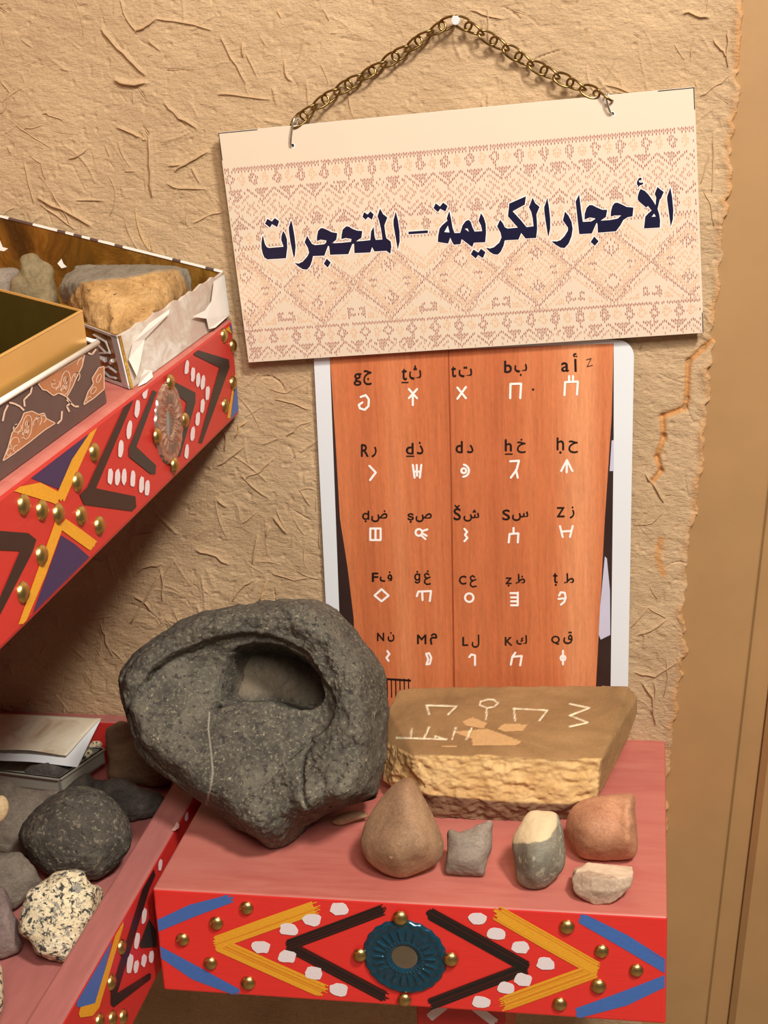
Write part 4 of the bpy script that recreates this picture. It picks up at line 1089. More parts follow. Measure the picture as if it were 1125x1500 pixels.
# --- the broken basalt mortar
b4 = lambda P: [(150+q[0]/2.5, 860+q[1]/2.5) + tuple(q[2:]) for q in P]
BO = b4([(640,46),(720,42),(790,48),(850,75),(900,130),(950,190),(1000,250),(1030,310),(1040,380),(1047,450),(1040,520),(1040,600),(1033,660),(1020,700),(1003,768),(940,792),(850,818),(770,860),(700,930),(650,962),(600,955),(560,920),(490,880),(430,830),(385,797),(350,780),(280,730),(220,690),(150,630),(110,580),(90,510),(75,440),(60,370),(70,310),(100,260),(160,205),(230,160),(300,120),(370,90),(450,75),(540,65),(590,50)])
BC = b4([(640,90,2.9),(720,90,3.3),(800,110,3.6),(540,110,3.2),(450,120,3.1),(380,140,3.1),(300,180,3.0),(230,230,2.9),(160,290,2.8),(120,360,2.7),(130,450,2.6),(160,540,2.8),
 (640,150,3.3),(720,180,3.6),(780,215,3.9),(560,150,3.2),(480,160,3.1),(400,185,3.0),(320,225,2.9),(250,275,2.8),(190,330,2.7),(200,420,2.5),
 (860,180,4.3),(900,260,4.6),(930,350,4.7),(940,450,4.9),(900,520,5.0),(850,300,4.4),(900,400,4.8),(910,480,4.9),
 (640,250,2.6),(740,310,2.7),(520,260,1.6),(420,280,1.2),(330,310,1.6),(280,370,2.0),(480,350,1.0),(400,370,1.1),(350,420,2.2),(300,460,2.4),
 (440,450,1.9),(500,438,2.1),(560,425,2.3),(620,428,2.4),(680,440,2.4),(740,456,2.3),(800,452,2.2),(640,350,2.4),(760,390,2.5),
 (450,480,2.4),(600,460,2.7),(720,480,2.7),(800,500,2.6),(300,540,2.9),(380,560,3.0),(480,560,3.1),(600,560,3.3),(700,560,3.3),(780,560,3.2),
 (250,620,2.9),(340,660,3.2),(450,670,3.6),(580,670,4.0),(700,670,4.0),(400,750,3.2),(500,790,4.0),(600,800,4.7),(700,780,4.6),(640,880,4.8),(580,880,4.2),(690,850,4.4),
 (870,560,4.8),(930,600,5.2),(960,680,5.4),(850,640,5.2),(900,700,5.6),(840,740,5.6),(800,690,5.0),(820,790,5.4),(930,755,5.4),(1000,560,4.2),
 (1000,450,3.6),(990,350,3.4),(950,260,3.2),(800,830,3.8),(900,792,4.2)])
RIDGE = b4([(195,335),(215,305),(255,278),(310,245),(400,207),(480,184),(550,174),(640,186),(715,215),(770,250),(808,295),(822,340),(858,385),(876,430),(872,480),(850,520),(800,565)])
DEEP = b4([(432,456),(470,446),(500,437),(560,424),(620,428),(680,440),(740,455),(785,450),(815,430),(826,400),(812,340),(790,300),(755,262),(700,232),(640,215),(570,212),(510,225),(468,262),(440,320),(425,380),(422,430)])
CRACK = b4([(800,575),(775,610),(765,660),(768,720),(770,770),(790,800)])
def smooth(x): x = np.clip(x, 0, 1); return x*x*(3-2*x)
def signed_side(Q, P):
    """distance to an open line, positive below / inside it"""
    best = np.full(len(Q), 1e9); sg_ = np.zeros(len(Q))
    for a, b_ in zip(P[:-1], P[1:]):
        a = np.array(a, float); b_ = np.array(b_, float); d = b_-a
        t = np.clip(((Q-a) @ d)/np.dot(d, d), 0, 1); r = np.linalg.norm(Q-a-t[:, None]*d, axis=1)
        c = d[0]*(Q[:, 1]-a[1])-d[1]*(Q[:, 0]-a[0]); m_ = r < best
        best[m_] = r[m_]; sg_[m_] = np.sign(c[m_])
    return best*sg_
def mortar_relief(Q):
    wob = 1.6*fbm(np.stack([Q[:, 0]/14, Q[:, 1]/14, Q[:, 0]*0], 1), 1, 3, 61)
    d = signed_side(Q, RIDGE)+wob
    h = -0.0135*smooth((d+1)/6)*np.exp(-np.maximum(d, 0)/60)
    dd = seg_dist(Q, DEEP+[DEEP[0]])*np.where(inpoly(Q, DEEP), 1, -1)+wob
    X = (Q[:, 0]-150)*2.5; Y = (Q[:, 1]-860)*2.5
    wd = 9 + 40*smooth((530-X)/100)*smooth((452-Y)/40)
    h = h - (0.050+0.040*smooth((X-480)/260))*smooth((dd+1.5)/wd)
    h = h - 0.008*np.exp(-(seg_dist(Q, CRACK)/3.2)**2)
    UND = b4([(690,905),(740,850),(780,806),(850,800),(930,778),(1005,757)])
    du = signed_side(Q, UND); h = h - 0.013*smooth(du/6)*smooth((X-690)/30)
    BAND = b4([(150,250),(112,310),(98,390),(112,480),(142,570),(205,640),(290,705)])
    h = h - 0.0035*np.exp(-(seg_dist(Q, BAND)/3.0)**2)
    rimm = smooth((6-d)/10)
    n2 = fbm(np.stack([Q[:, 0]/16, Q[:, 1]/16, Q[:, 0]*0+3], 1), 1, 4, 71); n3 = fbm(np.stack([Q[:, 0]/6, Q[:, 1]/6, Q[:, 0]*0+3], 1), 1, 3, 72)
    h = h + rimm*(0.0045*n2+0.0016*n3)
    h = h + 0.004*smooth((3-np.abs(seg_dist(Q, [b4([(300,250)])[0], b4([(480,180)])[0]])))/3)*0
    return h
def mortar_dust(V):
    Q = project(V); dd = seg_dist(Q, DEEP)*np.where(inpoly(Q, DEEP), 1, -1)
    return smooth((dd-4)/16)*np.clip(.75+.5*fbm(V, 40, 3, 66), 0, 1)*smooth((((Q[:, 0]-150)*2.5)-470)/60)
BN = np.array([0.10, -0.88, 0.47]); BP = onZ(380, 1240, ZS)
VEIN = b4([(392,458),(388,520),(398,600),(405,680),(395,740),(380,795)]); VEIN2 = b4([(460,455),(540,480),(620,520)])
def vein(V):
    Q = project(V); return np.clip(1-seg_dist(Q, VEIN)/1.6, 0, 1)*.9
def fit_wall(V):
    V = V.copy(); V[:, 1] = np.minimum(V[:, 1], -0.016); V[:, 2] = np.maximum(V[:, 2], ZS+.0004)
    inner = (V[:, 0] < -0.405) & (V[:, 2] < 0.8160); V[inner, 2] = 0.8165
    return V
stone('stone_mortar', BO, MAT['r_bowl'], 'large broken dark basalt mortar with a hollow, leaning against the wall', 'stone mortar', point=BP, normal=BN, ctrl=BC, cscale=0.01,
      depth=(0.5, 0.85), power=2.0, edge=0.012, rough=((0.0030, 26, False), (0.0012, 75, True), (0.0006, 200, False)), nt_=460, nr=200, center=b4([(600,470)])[0], attr=[('vein', vein), ('dust', mortar_dust)], post=fit_wall, seed=4, relief=mortar_relief)

# --- inscribed sandstone block
s5 = lambda P: [(500+q[0]/2.344, 980+q[1]/2.344) + tuple(q[2:]) for q in P]
SP3 = [onY(*q) for q in s5([(195,72,-.034),(230,66,-.030),(380,61,-.030),(700,59,-.030),(985,56,-.030),(1018,98,-.034),(1016,150,-.040),(985,240,-.075),(905,400,-.145),
  (895,308,-.160),(790,312,-.164),(690,308,-.166),(480,298,-.167),(250,297,-.167),(158,255,-.120),(160,140,-.070),
  (880,440,-.166),(800,464,-.172),(560,458,-.174),(290,430,-.174),(142,385,-.130)])]
SP3 += [onY(*q) for q in s5([(335,520,-.166),(600,530,-.168),(770,520,-.163)])] + [np.array([-0.075, -0.045, ZS+.001]), np.array([-0.205, -0.04, ZS+.001]), np.array([-0.228, -0.06, ZS+.004]), np.array([-0.212, -.130, ZS+.001])]
CARVE = [s5(P) for P in ([(302,156),(293,125),(396,128),(366,157)], [(505,104),(478,112),(476,124),(500,134),(525,130),(538,118),(524,106),(505,104)], [(500,134),(497,174)], [(597,178),(593,136),(708,142),(680,178)],
  [(785,120),(852,134),(785,160),(846,184),(785,198)], [(190,236),(362,242)], [(238,236),(243,206)], [(285,238),(302,200)], [(320,240),(322,230),(350,240)], [(380,242),(394,202)], [(430,242),(447,204)])]
CHIPS = [s5([(415,180),(450,165),(500,185),(490,205),(430,195)]), s5([(535,205),(560,188),(640,190),(625,212),(560,215)]), s5([(380,215),(500,205),(560,225),(620,250),(600,262),(450,262),(450,240)]), s5([(340,262),(400,264),(395,268),(350,268)])]
FRONT = [np.array(onY(*q)) for q in s5([(250,300,-.167),(480,300,-.167),(690,309,-.166),(895,308,-.160)])]
def top_mask(V, nn):
    Q = project(V)*1.0
    X = (Q[:, 0]-500)*2.344; Y = (Q[:, 1]-980)*2.344
    edge = np.interp(X, [140, 250, 330, 480, 600, 690, 720, 800, 895, 960], [245, 297, 300, 296, 304, 312, 320, 308, 310, 250])
    wob = 6*fbm(np.stack([X/40, X*0, X*0], 1), 1, 3, 3)
    return np.clip((edge+wob-Y)/5+.5, 0, 1)*(nn[:, 2] > .15)
def pat(V, nn):
    t = top_mask(V, nn)
    side = np.clip((nn[:, 0]-.35)*3, 0, 1)*.95
    return np.maximum(t, side)
def carve(V, nn):
    Q = project(V); r = np.full(len(Q), 1e9)
    for P in CARVE: r = np.minimum(r, seg_dist(Q, P))
    return np.clip(1.55-r/1.05, 0, 1)*np.clip(.9+.8*fbm(V, 160, 3, 97), .35, 1)*(nn[:, 2] > .3)
def chip(V, nn):
    Q = project(V); r = np.zeros(len(Q))
    for P in CHIPS: r = np.maximum(r, inpoly(Q, P)*1.0)
    return r*(nn[:, 2] > .3)*.9
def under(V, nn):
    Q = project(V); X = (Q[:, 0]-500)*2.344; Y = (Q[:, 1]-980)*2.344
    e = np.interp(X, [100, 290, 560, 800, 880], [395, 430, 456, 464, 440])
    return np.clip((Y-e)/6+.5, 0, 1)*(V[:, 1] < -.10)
def sandf(V, nn):
    tm = top_mask(V, nn); ff = fbm(V, 55, 4, 91); f2 = fbm(V*np.array([1, 1, 1.8]), 130, 3, 93)
    fr = (1-tm)*np.clip((-nn[:, 1]-.2)*2, 0, 1)
    d = fr*(0.0046*ff+0.0028*f2) + tm*0.0006*fbm(V, 30, 3, 95)
    V = V + nn*d[:, None]
    V[:, 1] = np.minimum(V[:, 1], -0.014)
    V = V - nn*(carve(V, nn)*0.0009)[:, None] - nn*(chip(V, nn)*.0005)[:, None]
    return V
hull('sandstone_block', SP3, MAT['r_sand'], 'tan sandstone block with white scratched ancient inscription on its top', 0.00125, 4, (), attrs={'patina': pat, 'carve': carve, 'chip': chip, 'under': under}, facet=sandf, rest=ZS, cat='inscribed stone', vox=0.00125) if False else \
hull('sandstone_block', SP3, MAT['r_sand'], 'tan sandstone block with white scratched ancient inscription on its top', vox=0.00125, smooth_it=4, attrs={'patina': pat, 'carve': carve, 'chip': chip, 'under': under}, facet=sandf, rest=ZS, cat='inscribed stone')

# --- small stones along the front of the shelf
stone('pointed_stone', s5([(225,372),(250,385),(290,450),(325,520),(348,580),(352,620),(335,660),(290,690),(215,716),(160,705),(100,670),(70,620),(66,580),(85,520),(130,450),(180,395)]), MAT['r_cone'],
      'tan pear shaped pointed stone at the left end of the small front stones', rest=ZS, ctrl=s5([(230,400,1.0),(240,450,1.8),(230,520,2.6),(215,600,3.0),(140,600,1.9),(290,600,2.2),(285,520,1.6),(170,500,1.6),(200,665,2.0),(140,650,1.6),(280,650,1.7)]),
      depth=(.6, .55), edge=.006, rough=((.0009, 40, False), (.0004, 160, False)), tilt=.15)
stone('grey_flake', s5([(366,556),(400,560),(440,552),(480,535),(515,524),(520,570),(515,620),(500,660),(490,708),(440,710),(390,706),(356,690),(362,620)]), MAT['r_flake'],
      'small square grey flake between the pointed stone and the two-tone pebble', rest=ZS, ctrl=s5([(440,600,1.0),(400,590,.9),(480,570,.8),(400,670,1.1),(470,670,1.2),(500,600,.5),(440,640,1.1)]),
      depth=(.4, .3), cscale=.006, edge=.008, rough=((.0010, 60, True), (.0005, 200, False)), tilt=.3, seed=5)
gl = s5([(590,597),(640,600),(700,590),(745,560)])
def cap(V):
    Q = project(V); X = (Q[:, 0]-500)*2.344; Y = (Q[:, 1]-980)*2.344
    e = np.interp(X, [585, 600, 650, 700, 720, 740, 760], [598, 600, 600, 592, 575, 545, 500])+5*fbm(np.stack([X/20, Y/20, X*0], 1), 1, 2, 4)
    return np.clip((e-Y)/6, 0, 1)*np.clip((745-X)/8, 0, 1)
stone('two_tone_pebble', s5([(645,490),(690,487),(735,495),(755,530),(765,580),(772,630),(765,680),(730,725),(690,752),(640,752),(608,730),(598,690),(592,640),(586,590),(605,545)]), MAT['r_green'],
      'blue-grey pebble with a broken cream coloured top, standing upright on the shelf', rest=ZS, ctrl=s5([(660,540,.7),(700,560,1.3),(640,595,1.5),(690,620,2.1),(680,680,2.0),(640,660,1.8),(735,620,1.5),(650,720,1.1),(720,530,.7)]),
      depth=(.6, .5), edge=.006, rough=((.0007, 50, False), (.0005, 160, False)), tilt=.1, attr=('cap', cap), seed=7)
stone('orange_pebble', s5([(1003,428),(1008,480),(1015,540),(1018,600),(1008,645),(960,655),(890,658),(830,648),(795,615),(778,580),(772,540),(785,490),(820,455),(880,437),(940,430)]), MAT['r_orange'],
      'orange brown half pebble with a flat cut right end, beside the sandstone block', rest=ZS, ctrl=s5([(880,465,1.1),(960,458,1.1),(880,500,2.0),(960,500,2.0),(880,550,2.5),(960,550,2.5),(820,550,1.7),(800,560,1.0),(880,600,2.1),(960,600,2.1),(880,635,1.1),(960,635,1.1),(1000,540,2.3),(1000,480,1.6),(1000,600,1.8),(830,490,1.2),(830,610,1.3)]),
      depth=(.7, .55), edge=.006, rough=((.0008, 45, False), (.0004, 150, False)), tilt=.1, seed=9)
HD = [onY(*q) for q in s5([(792,725,-.284),(800,765,-.290),(830,795,-.2925),(880,812,-.2935),(920,806,-.293),(960,785,-.291),(996,745,-.287),(1001,713,-.283),(808,690,-.279),(850,664,-.268),(880,670,-.268),(935,676,-.269),(955,690,-.271),(972,707,-.277),
   (850,715,-.291),(930,722,-.291),(880,765,-.297),(935,765,-.295),(840,755,-.294)])]
HD += [np.array([p[0], p[1]+.022, max(p[2]-.004, ZS+.0008)]) for p in HD[:8]]
def disc_cut(V, nn):
    Q = project(V); X = (Q[:, 0]-500)*2.344; Y = (Q[:, 1]-980)*2.344
    e = np.interp(X, [800, 850, 880, 930, 955, 975, 1000], [700, 690, 700, 706, 722, 716, 712])
    return np.clip((e-Y)/5+.5, 0, 1)
hull('broken_half_disc', HD, MAT['r_broken'], 'pale broken half round stone nearest the front right shelf corner', vox=.0009, smooth_it=3, rough=((.0010, 70, True), (.0005, 220, False)), attrs={'cut': disc_cut}, rest=ZS, seed=11)
stone('flat_chip', [(486,1204),(500,1192),(528,1188),(540,1196),(522,1202),(498,1209)], MAT['r_cone'], 'thin flat stone chip tucked under the mortar beside the pointed stone', rest=ZS, depth=(.5, .5), rough=((.0005, 80, False),), nt_=60, nr=16)

MAT['rose_chip'] = simple('pinkish_chip', (206, 160, 146), 0.6)
cp_ = onZ(257, 1213, .8147)
mb = MB(); mb.poly([cp_+np.array(p)*.7 for p in ((-.003,-.006,.0004),(.001,-.007,.0008),(.0045,.001,.0006),(.003,.007,.002),(-.001,.009,.0035),(-.002,.002,.0012))], 0)
ob_ = mb.build('paint_chip', [MAT['rose_chip']]); md = ob_.modifiers.new('t', 'SOLIDIFY'); md.thickness = .0005
setp(ob_, 'tiny curled pinkish white chip lying on the tray rail near the mortar', 'chip')

# --- rocks in the lower tray
t3 = lambda P: [(q[0]/3, 1000+q[1]/3) + tuple(q[2:]) for q in P]
stone('black_cobble', t3([(380,460),(470,490),(540,570),(575,660),(562,740),(500,810),(430,860),(330,862),(230,850),(150,790),(95,710),(90,650),(150,560),(240,490),(310,465)]), MAT['r_black'],
      'large round black cobble in the tray, behind the speckled granite', rest=TF, depth=(.80, .75), power=2.2, rough=((.0022, 22, False), (.0013, 110, False)), nt_=220, nr=70, seed=13)
stone('granite_lump', t3([(190,870),(250,840),(350,830),(400,890),(440,905),(460,940),(440,1000),(375,1100),(300,1215),(240,1217),(160,1190),(120,1130),(80,1100),(92,1020),(110,940),(150,900)]), MAT['r_granite'],
      'cream granite lump with black speckles against the tray rail', rest=TF, depth=(.55, .5), power=3.2, rough=((.0024, 36, True), (.0012, 140, False)), nt_=200, nr=60, seed=15, tilt=.15, post=lambda V: np.stack([np.minimum(V[:, 0], -.4475), V[:, 1], V[:, 2]], 1))
stone('dark_rock', t3([(405,440),(470,422),(540,415),(640,470),(718,495),(705,570),(600,607),(520,600),(440,560)]), MAT['r_dark'], 'dark jagged rock between the black cobble and the mortar', rest=TF, depth=(.5, .5), power=2.6,
      rough=((.003, 36, True), (.0012, 130, False)), nt_=140, nr=44, seed=17)
stone('brown_block', t3([(465,215),(500,185),(545,172),(640,200),(740,300),(760,430),(680,455),(570,440),(482,432),(476,330)]), MAT['r_brown'], 'brown layered block of stone in the tray, half behind the mortar', rest=TF, depth=(.45, .4), power=3.5,
      rough=((.0012, 40, False), (.0008, 120, False)), nt_=120, nr=40, seed=19)
stone('grey_slab', t3([(-260,440),(-120,415),(0,420),(120,470),(280,488),(330,560),(300,700),(120,770),(0,760),(-150,740),(-260,620)]), MAT['r_grey'], 'large grey slab of rock at the left edge, under the plastic box', rest=TF, depth=(.30, .22), power=3.2,
      rough=((.003, 26, True), (.0012, 120, False)), nt_=160, nr=50, seed=21, tilt=.5)
stone('buff_pebble', t3([(0,495),(26,505),(39,540),(30,580),(0,615),(-50,620),(-80,570),(-60,510)]), MAT['r_buff'], 'smooth buff pebble cut by the left edge, on the grey slab', dist=1.27, depth=(.6, .6), rough=((.0005, 40, False),), nt_=70, nr=24, seed=23)
stone('brown_rock', t3([(-90,760),(0,745),(80,745),(130,780),(170,850),(185,880),(150,930),(110,960),(60,1000),(-40,1010),(-110,920)]), MAT['r_grey'], 'brownish grey rock at left, between the granite and the grey slab', rest=TF, depth=(.5, .5), power=2.6,
      rough=((.0024, 36, True), (.001, 130, False)), nt_=130, nr=40, seed=25)
stone('purple_rock', t3([(-110,920),(0,895),(45,960),(88,1120),(70,1180),(0,1208),(-80,1200),(-140,1080)]), MAT['r_purple'], 'purplish grey rough rock at the left edge, beside the granite', rest=TF, depth=(.55, .5), power=2.6,
      rough=((.0022, 36, True), (.001, 130, False)), nt_=120, nr=40, seed=27)
stone('speckled_boulder', t3([(0,1235),(12,1300),(16,1380),(8,1440),(-20,1500),(-120,1520),(-190,1400),(-150,1270),(-60,1220)]), MAT['r_granite'], 'black and white speckled stone at the bottom left corner, mostly out of view', rest=TF, depth=(.6, .6),
      rough=((.0012, 40, False),), nt_=90, nr=30, seed=29)
stone('small_dark_stone', t3([(278,478),(330,425),(385,398),(425,442),(400,475),(340,490)]), MAT['r_dark'], 'small dark stone at the corner of the plastic box', rest=None, dist=1.515, depth=(.5, .5), rough=((.0015, 60, True),), nt_=70, nr=24, seed=31)

# --- plastic box with paper on it
pc = lambda x, y: (x/5.625, 1000+y/5.625)
ZB = 0.7905
fr_b = onZ(*pc(505, 912), ZB); bl_dir = None
A0 = fr_b                                                    # front right bottom
A1 = onZ(*pc(868, 660), ZB)                                  # back right bottom
dv = A1-A0
A1[1] = min(A1[1], -0.046); dv = A1-A0
lf = np.array([-0.105, 0.016, 0.0])
hgt = onY(*pc(560, 800), A0[1])[2]-ZB
hgt = max(0.016, min(hgt, 0.03))
pb = empty('plastic_box', (A0+A1)/2+lf/2, 'cloudy grey plastic box under the papers in the lower tray', 'box')
fl = np.array([0.004, -0.001, 0])
upv = np.array([0, 0, hgt])
mb = MB()
def wallp(mb, a, b_, inward, m=0):
    inw = np.array(inward)/np.linalg.norm(inward)*0.0022
    mb.slab([a, b_, b_+upv, a+upv], inw, m)
    out_ = -np.array(inward)/np.linalg.norm(inward)*0.0022
    mb.slab([a+upv*.93+out_, b_+upv*.93+out_, b_+upv+out_, a+upv+out_], inw*2.2, m)
B0 = A0+lf; B1 = A1+lf
wallp(mb, A0, A1, lf); wallp(mb, B0, A0, dv); wallp(mb, B1, B0, -lf); wallp(mb, A1, B1, -dv)
mb.slab([A0, A1, B1, B0], (0, 0, .002))
mb.build('tub', [MAT['plastic']], pb)
stone('stone_in_box', [pc(x, y) for x, y in [(200,735),(240,690),(330,665),(440,655),(560,665),(620,700),(590,770),(430,790),(280,775)]], MAT['r_dark'], 'dark stone lying inside the plastic box', rest=ZB+.002, depth=(.3, .3), rough=((.001, 60, True),), nt_=80, nr=24, seed=33)
stone('gravel_lump', [pc(x, y) for x, y in [(690,610),(740,500),(800,480),(850,500),(830,540),(760,600),(700,650)]], MAT['r_granite'], 'rough speckled lump at the right end inside the plastic box', rest=ZB+.002, depth=(.5, .5), rough=((.0015, 80, True),), nt_=70, nr=24, seed=35)
def sheet(name, quad, mat, label, sag, n=26, th=0.0004, wave=0.0):
    """quad: tl, tr, br, bl as 3D points"""
    V = []; tl, tr_, br, bl = quad
    for j in range(n+1):
        v = j/n
        for i in range(n+1):
            u = i/n
            p = (tl*(1-u)+tr_*u)*(1-v)+(bl*(1-u)+br*u)*v
            p = p + np.array([0, 0, sag*math.sin(math.pi*u)*v + wave*math.sin(u*9+v*2)*v + wave*.6*math.sin(u*3-v*5)])
            V.append(p)
    F = [(j*(n+1)+i, j*(n+1)+i+1, (j+1)*(n+1)+i+1, (j+1)*(n+1)+i) for j in range(n) for i in range(n)]
    o = obj(name, V, F, mat, smooth=True)
    md = o.modifiers.new('thick', 'SOLIDIFY'); md.thickness = th; md.offset = 0
    return setp(o, label, 'paper')
zt = ZB+hgt+.002
q1 = [onY(*pc(-330, 245), -.0275), onY(*pc(835, 296), -.028), onZ(*pc(545, 588), zt+.0085), onZ(*pc(-330, 540), zt+.0095)]
sheet('stained_paper', q1, MAT['old_paper'], 'beige stained ruled paper sheet, upper one on the plastic box', .001, wave=.0012)
q2 = [onY(*pc(-330, 262), -.0282), onY(*pc(832, 303), -.0285), onZ(*pc(638, 690), zt-.0005), onZ(*pc(-330, 625), zt+.0003)]
sheet('white_paper', q2, MAT['paper'], 'white paper sheet showing from under the beige one', .001, wave=.0006)

# ------------------------------------------------------------------ boxes and rocks on the upper shelf
ZU = 1.2377
bx = empty('gift_box', (-0.50, -0.16, ZU), 'large opened gift box with gold lining and torn white side, beside the sign', 'box')
tb = onX(336, 393, -.390); tb[1] = min(tb[1], -.012)
tf = onX(175, 492, -.399)
bf = onX(194, 577, -.3895); bf[2] = ZU+.0005
bb = np.array([-.3885, -.012, ZU+.0005])
mb = MB()
nseg = 26; top = []
for k in range(nseg+1):
    t = k/nseg; p = tf*(1-t)+tb*t; p = p + np.array([0, 0, random.uniform(-.0012, .0012) + .0008*math.sin(k*1.7)]); top.append(p)
for k in range(nseg):
    t0, t1 = k/nseg, (k+1)/nseg
    mb.slab([bf*(1-t0)+bb*t0, bf*(1-t1)+bb*t1, top[k+1], top[k]], (-.0024, 0, 0), 0, 1)
mb.build('torn_side', [MAT['torn'], MAT['gold_in']], bx)
mb = MB()                                                     # curled scraps of paper still glued to the side
def side(u, v, l=0.0): return (bf*(1-u)+bb*u)*(1-v) + (tf*(1-u)+tb*u)*v + np.array([.0008+l, 0, 0])
for P in ([(.02,.0),(.05,.14),(.10,.20),(.16,.10),(.15,-.02),(.08,-.02)], [(.60,.55),(.72,.35),(.74,.10),(.80,.05),(.98,.10),(.99,.98),(.86,.97),(.80,.62),(.72,.52)], [(.0,.55),(.05,.8),(.2,.95),(.4,.97),(.38,.9),(.16,.7),(.06,.3),(.02,.2)]):
    mb.poly([side(u, v, .0012+.002*abs(math.sin(u*17+v*5))) for u, v in P], 0)
mb.build('paper_scrap', [MAT['card_white']], bx)
# back flap, rising to the left
bl_t = onY(0, 318, -.012); e_ = (bl_t-tb)/(tb[0]-bl_t[0]); fl_t = tb+e_*(tb[0]+.70)
mb = MB(); mb.slab([bb, np.array([-.70, -.012, ZU+.0005]), fl_t, tb], (0, .0022, 0), 0, 1)
rim = []
for k in range(40):
    t0, t1 = k/40, (k+1)/40; a = tb*(1-t0)+fl_t*t0; b2 = tb*(1-t1)+fl_t*t1
    mb.slab([a+np.array([0,-.0012,0]), b2+np.array([0,-.0012,0]), b2+np.array([0,-.0012,.0016]), a+np.array([0,-.0012,.0016])], (0, .0036, 0), 1 if random.random() < .22 else 2)
def bp(x, y): 
    v = onY(x, y, -.0125); return v
for P in ([(0,352),(4,362),(12,364),(6,368),(-8,366)], [(90,379),(93,386),(98,391),(90,393),(84,386)]): mb.poly([bp(*p) for p in P], 2)
mb.build('gold_back', [MAT['gold_in'], MAT['damask'], MAT['card_white']], bx)
fl_d = onY(129, 481, -.285) ; dl = np.array([-.105, .105, 0.0])
mb = MB()
g0, g1 = bf+np.array([-.0005,-.001,0]), tf+np.array([-.0005,-.001,0])
mb.slab([g0+dl, g0, g1, g1+dl+np.array([0,0,.004])], (.0016, .0016, 0), 0, 1)
def fp(u, v, l=0): return (g0*(1-u)+(g0+dl)*u)*(1-v)+(g1*(1-u)+(g1+dl+np.array([0,0,.004]))*u)*v + np.array([-.0004-l, -.0004-l, 0])
mb.slab([fp(.07,0), fp(0,0), fp(0,1), fp(.07,1)], (-.0008,-.0008,0), 2); mb.slab([fp(.5,0), fp(0,0), fp(0,.06), fp(.5,.06)], (-.0008,-.0008,0), 2); mb.slab([fp(.9,.95), fp(0,.95), fp(0,1), fp(.9,1)], (-.0008,-.0008,0), 2)
for P, r in (([(.14,.12),(.22,.10),(.30,.2),(.2,.3),(.12,.25)], .0011), ([(.30,.85),(.16,.8),(.14,.6),(.3,.5)], .001), ([(.22,.42),(.3,.42)], .0022), ([(.16,.4),(.13,.46)], .0018), ([(.2,.58),(.28,.68)], .001), ([(.26,.72),(.27,.78)], .0018)):
    mb.tube([fp(u, v, .0004) for u, v in P], r, 2, 6)
mb.build('gold_front', [MAT['gold_in'], MAT['gold_in'], MAT['silver_line']], bx)
mb = MB(); mb.poly([p+np.array([0,0,.0003]) for p in (bf, bb, np.array([-.70,-.012,ZU]), np.array([-.70,-.19,ZU]), g0+dl)], 0)
q_ = [np.array([-.70,-.19,ZU]), np.array([-.70,-.012,ZU])]
mb.slab([q_[0], q_[1], q_[1]+np.array([0,0,.06]), q_[0]+np.array([0,0,.05])], (.002,0,0), 0)
mb.build('gold_base', [MAT['gold_in']], bx)

# second, smaller box in front
b2 = empty('gold_box', (-0.47, -0.42, ZU), 'smaller gold box with brown damask base in front of the gift box', 'box')
XB = -.3945
r0 = onX(155, 577, XB); r0[2] = ZU+.0006
r1 = np.array([XB, -.66, ZU+.0006])
t0_ = onX(143, 503, XB); t1_ = onX(0, 590, XB); tz = t0_[2]; t1p = t0_ + (t1_-t0_)*((-.66-t0_[1])/(t1_[1]-t0_[1]))
dl2 = np.array([-.10, .09, 0.0])
mb = MB(); mb.slab([r1, r0, t0_, t1p], (-.003, 0, 0), 0, 0)
mb.slab([r0, r0+dl2, t0_+dl2, t0_], (-.002, -.002, 0), 0)
def dp(u, v, l=0): return (r0*(1-u)+r1*u)*(1-v)+(t0_*(1-u)+t1p*u)*v + np.array([.0003+l, 0, 0])
# damask motifs traced on the face
D2 = lambda P: [(x/5.114, 480+y/5.114) for x, y in P]
def dX(p, l=0): return onX(p[0], p[1], XB+.0003+l)
for P in ([(285,418),(345,370),(420,330),(520,275),(635,200),(615,290),(570,380),(545,440),(500,520),(440,490),(400,510),(350,470),(320,465)],
          [(20,1000),(60,900),(90,790),(130,740),(160,690),(180,640),(240,625),(290,650),(330,640),(345,680),(415,715),(330,770),(230,850),(110,940)],
          [(625,580),(660,480),(700,420),(690,380),(740,300),(780,290),(780,460),(700,530)]):
    mb.poly([dX(p, .0001) for p in D2(P)], 1)
    Pm = D2(P); c0 = np.mean(Pm, axis=0)
    for sc in (1.0,):
        Q = [c0+(np.array(p)-c0)*sc for p in Pm]; Q.append(Q[0])
        for a, b_ in zip(Q[:-1], Q[1:]):
            d = b_-a; L = np.linalg.norm(d); nn_ = np.array([-d[1], d[0]])/L*(.75 if sc == 1 else .5)
            mb.add([dX(a-nn_, .0002), dX(b_-nn_, .0002), dX(b_+nn_, .0002), dX(a+nn_, .0002)], [(0, 1, 2, 3)], 2)
def arc(cx, cy, rx, ry, a0, a1, rot=0.0, n=14):
    return [(cx+rx*math.cos(t)*math.cos(rot)-ry*math.sin(t)*math.sin(rot), cy+rx*math.cos(t)*math.sin(rot)+ry*math.sin(t)*math.cos(rot)) for t in np.linspace(a0, a1, n)]
SW_ = []
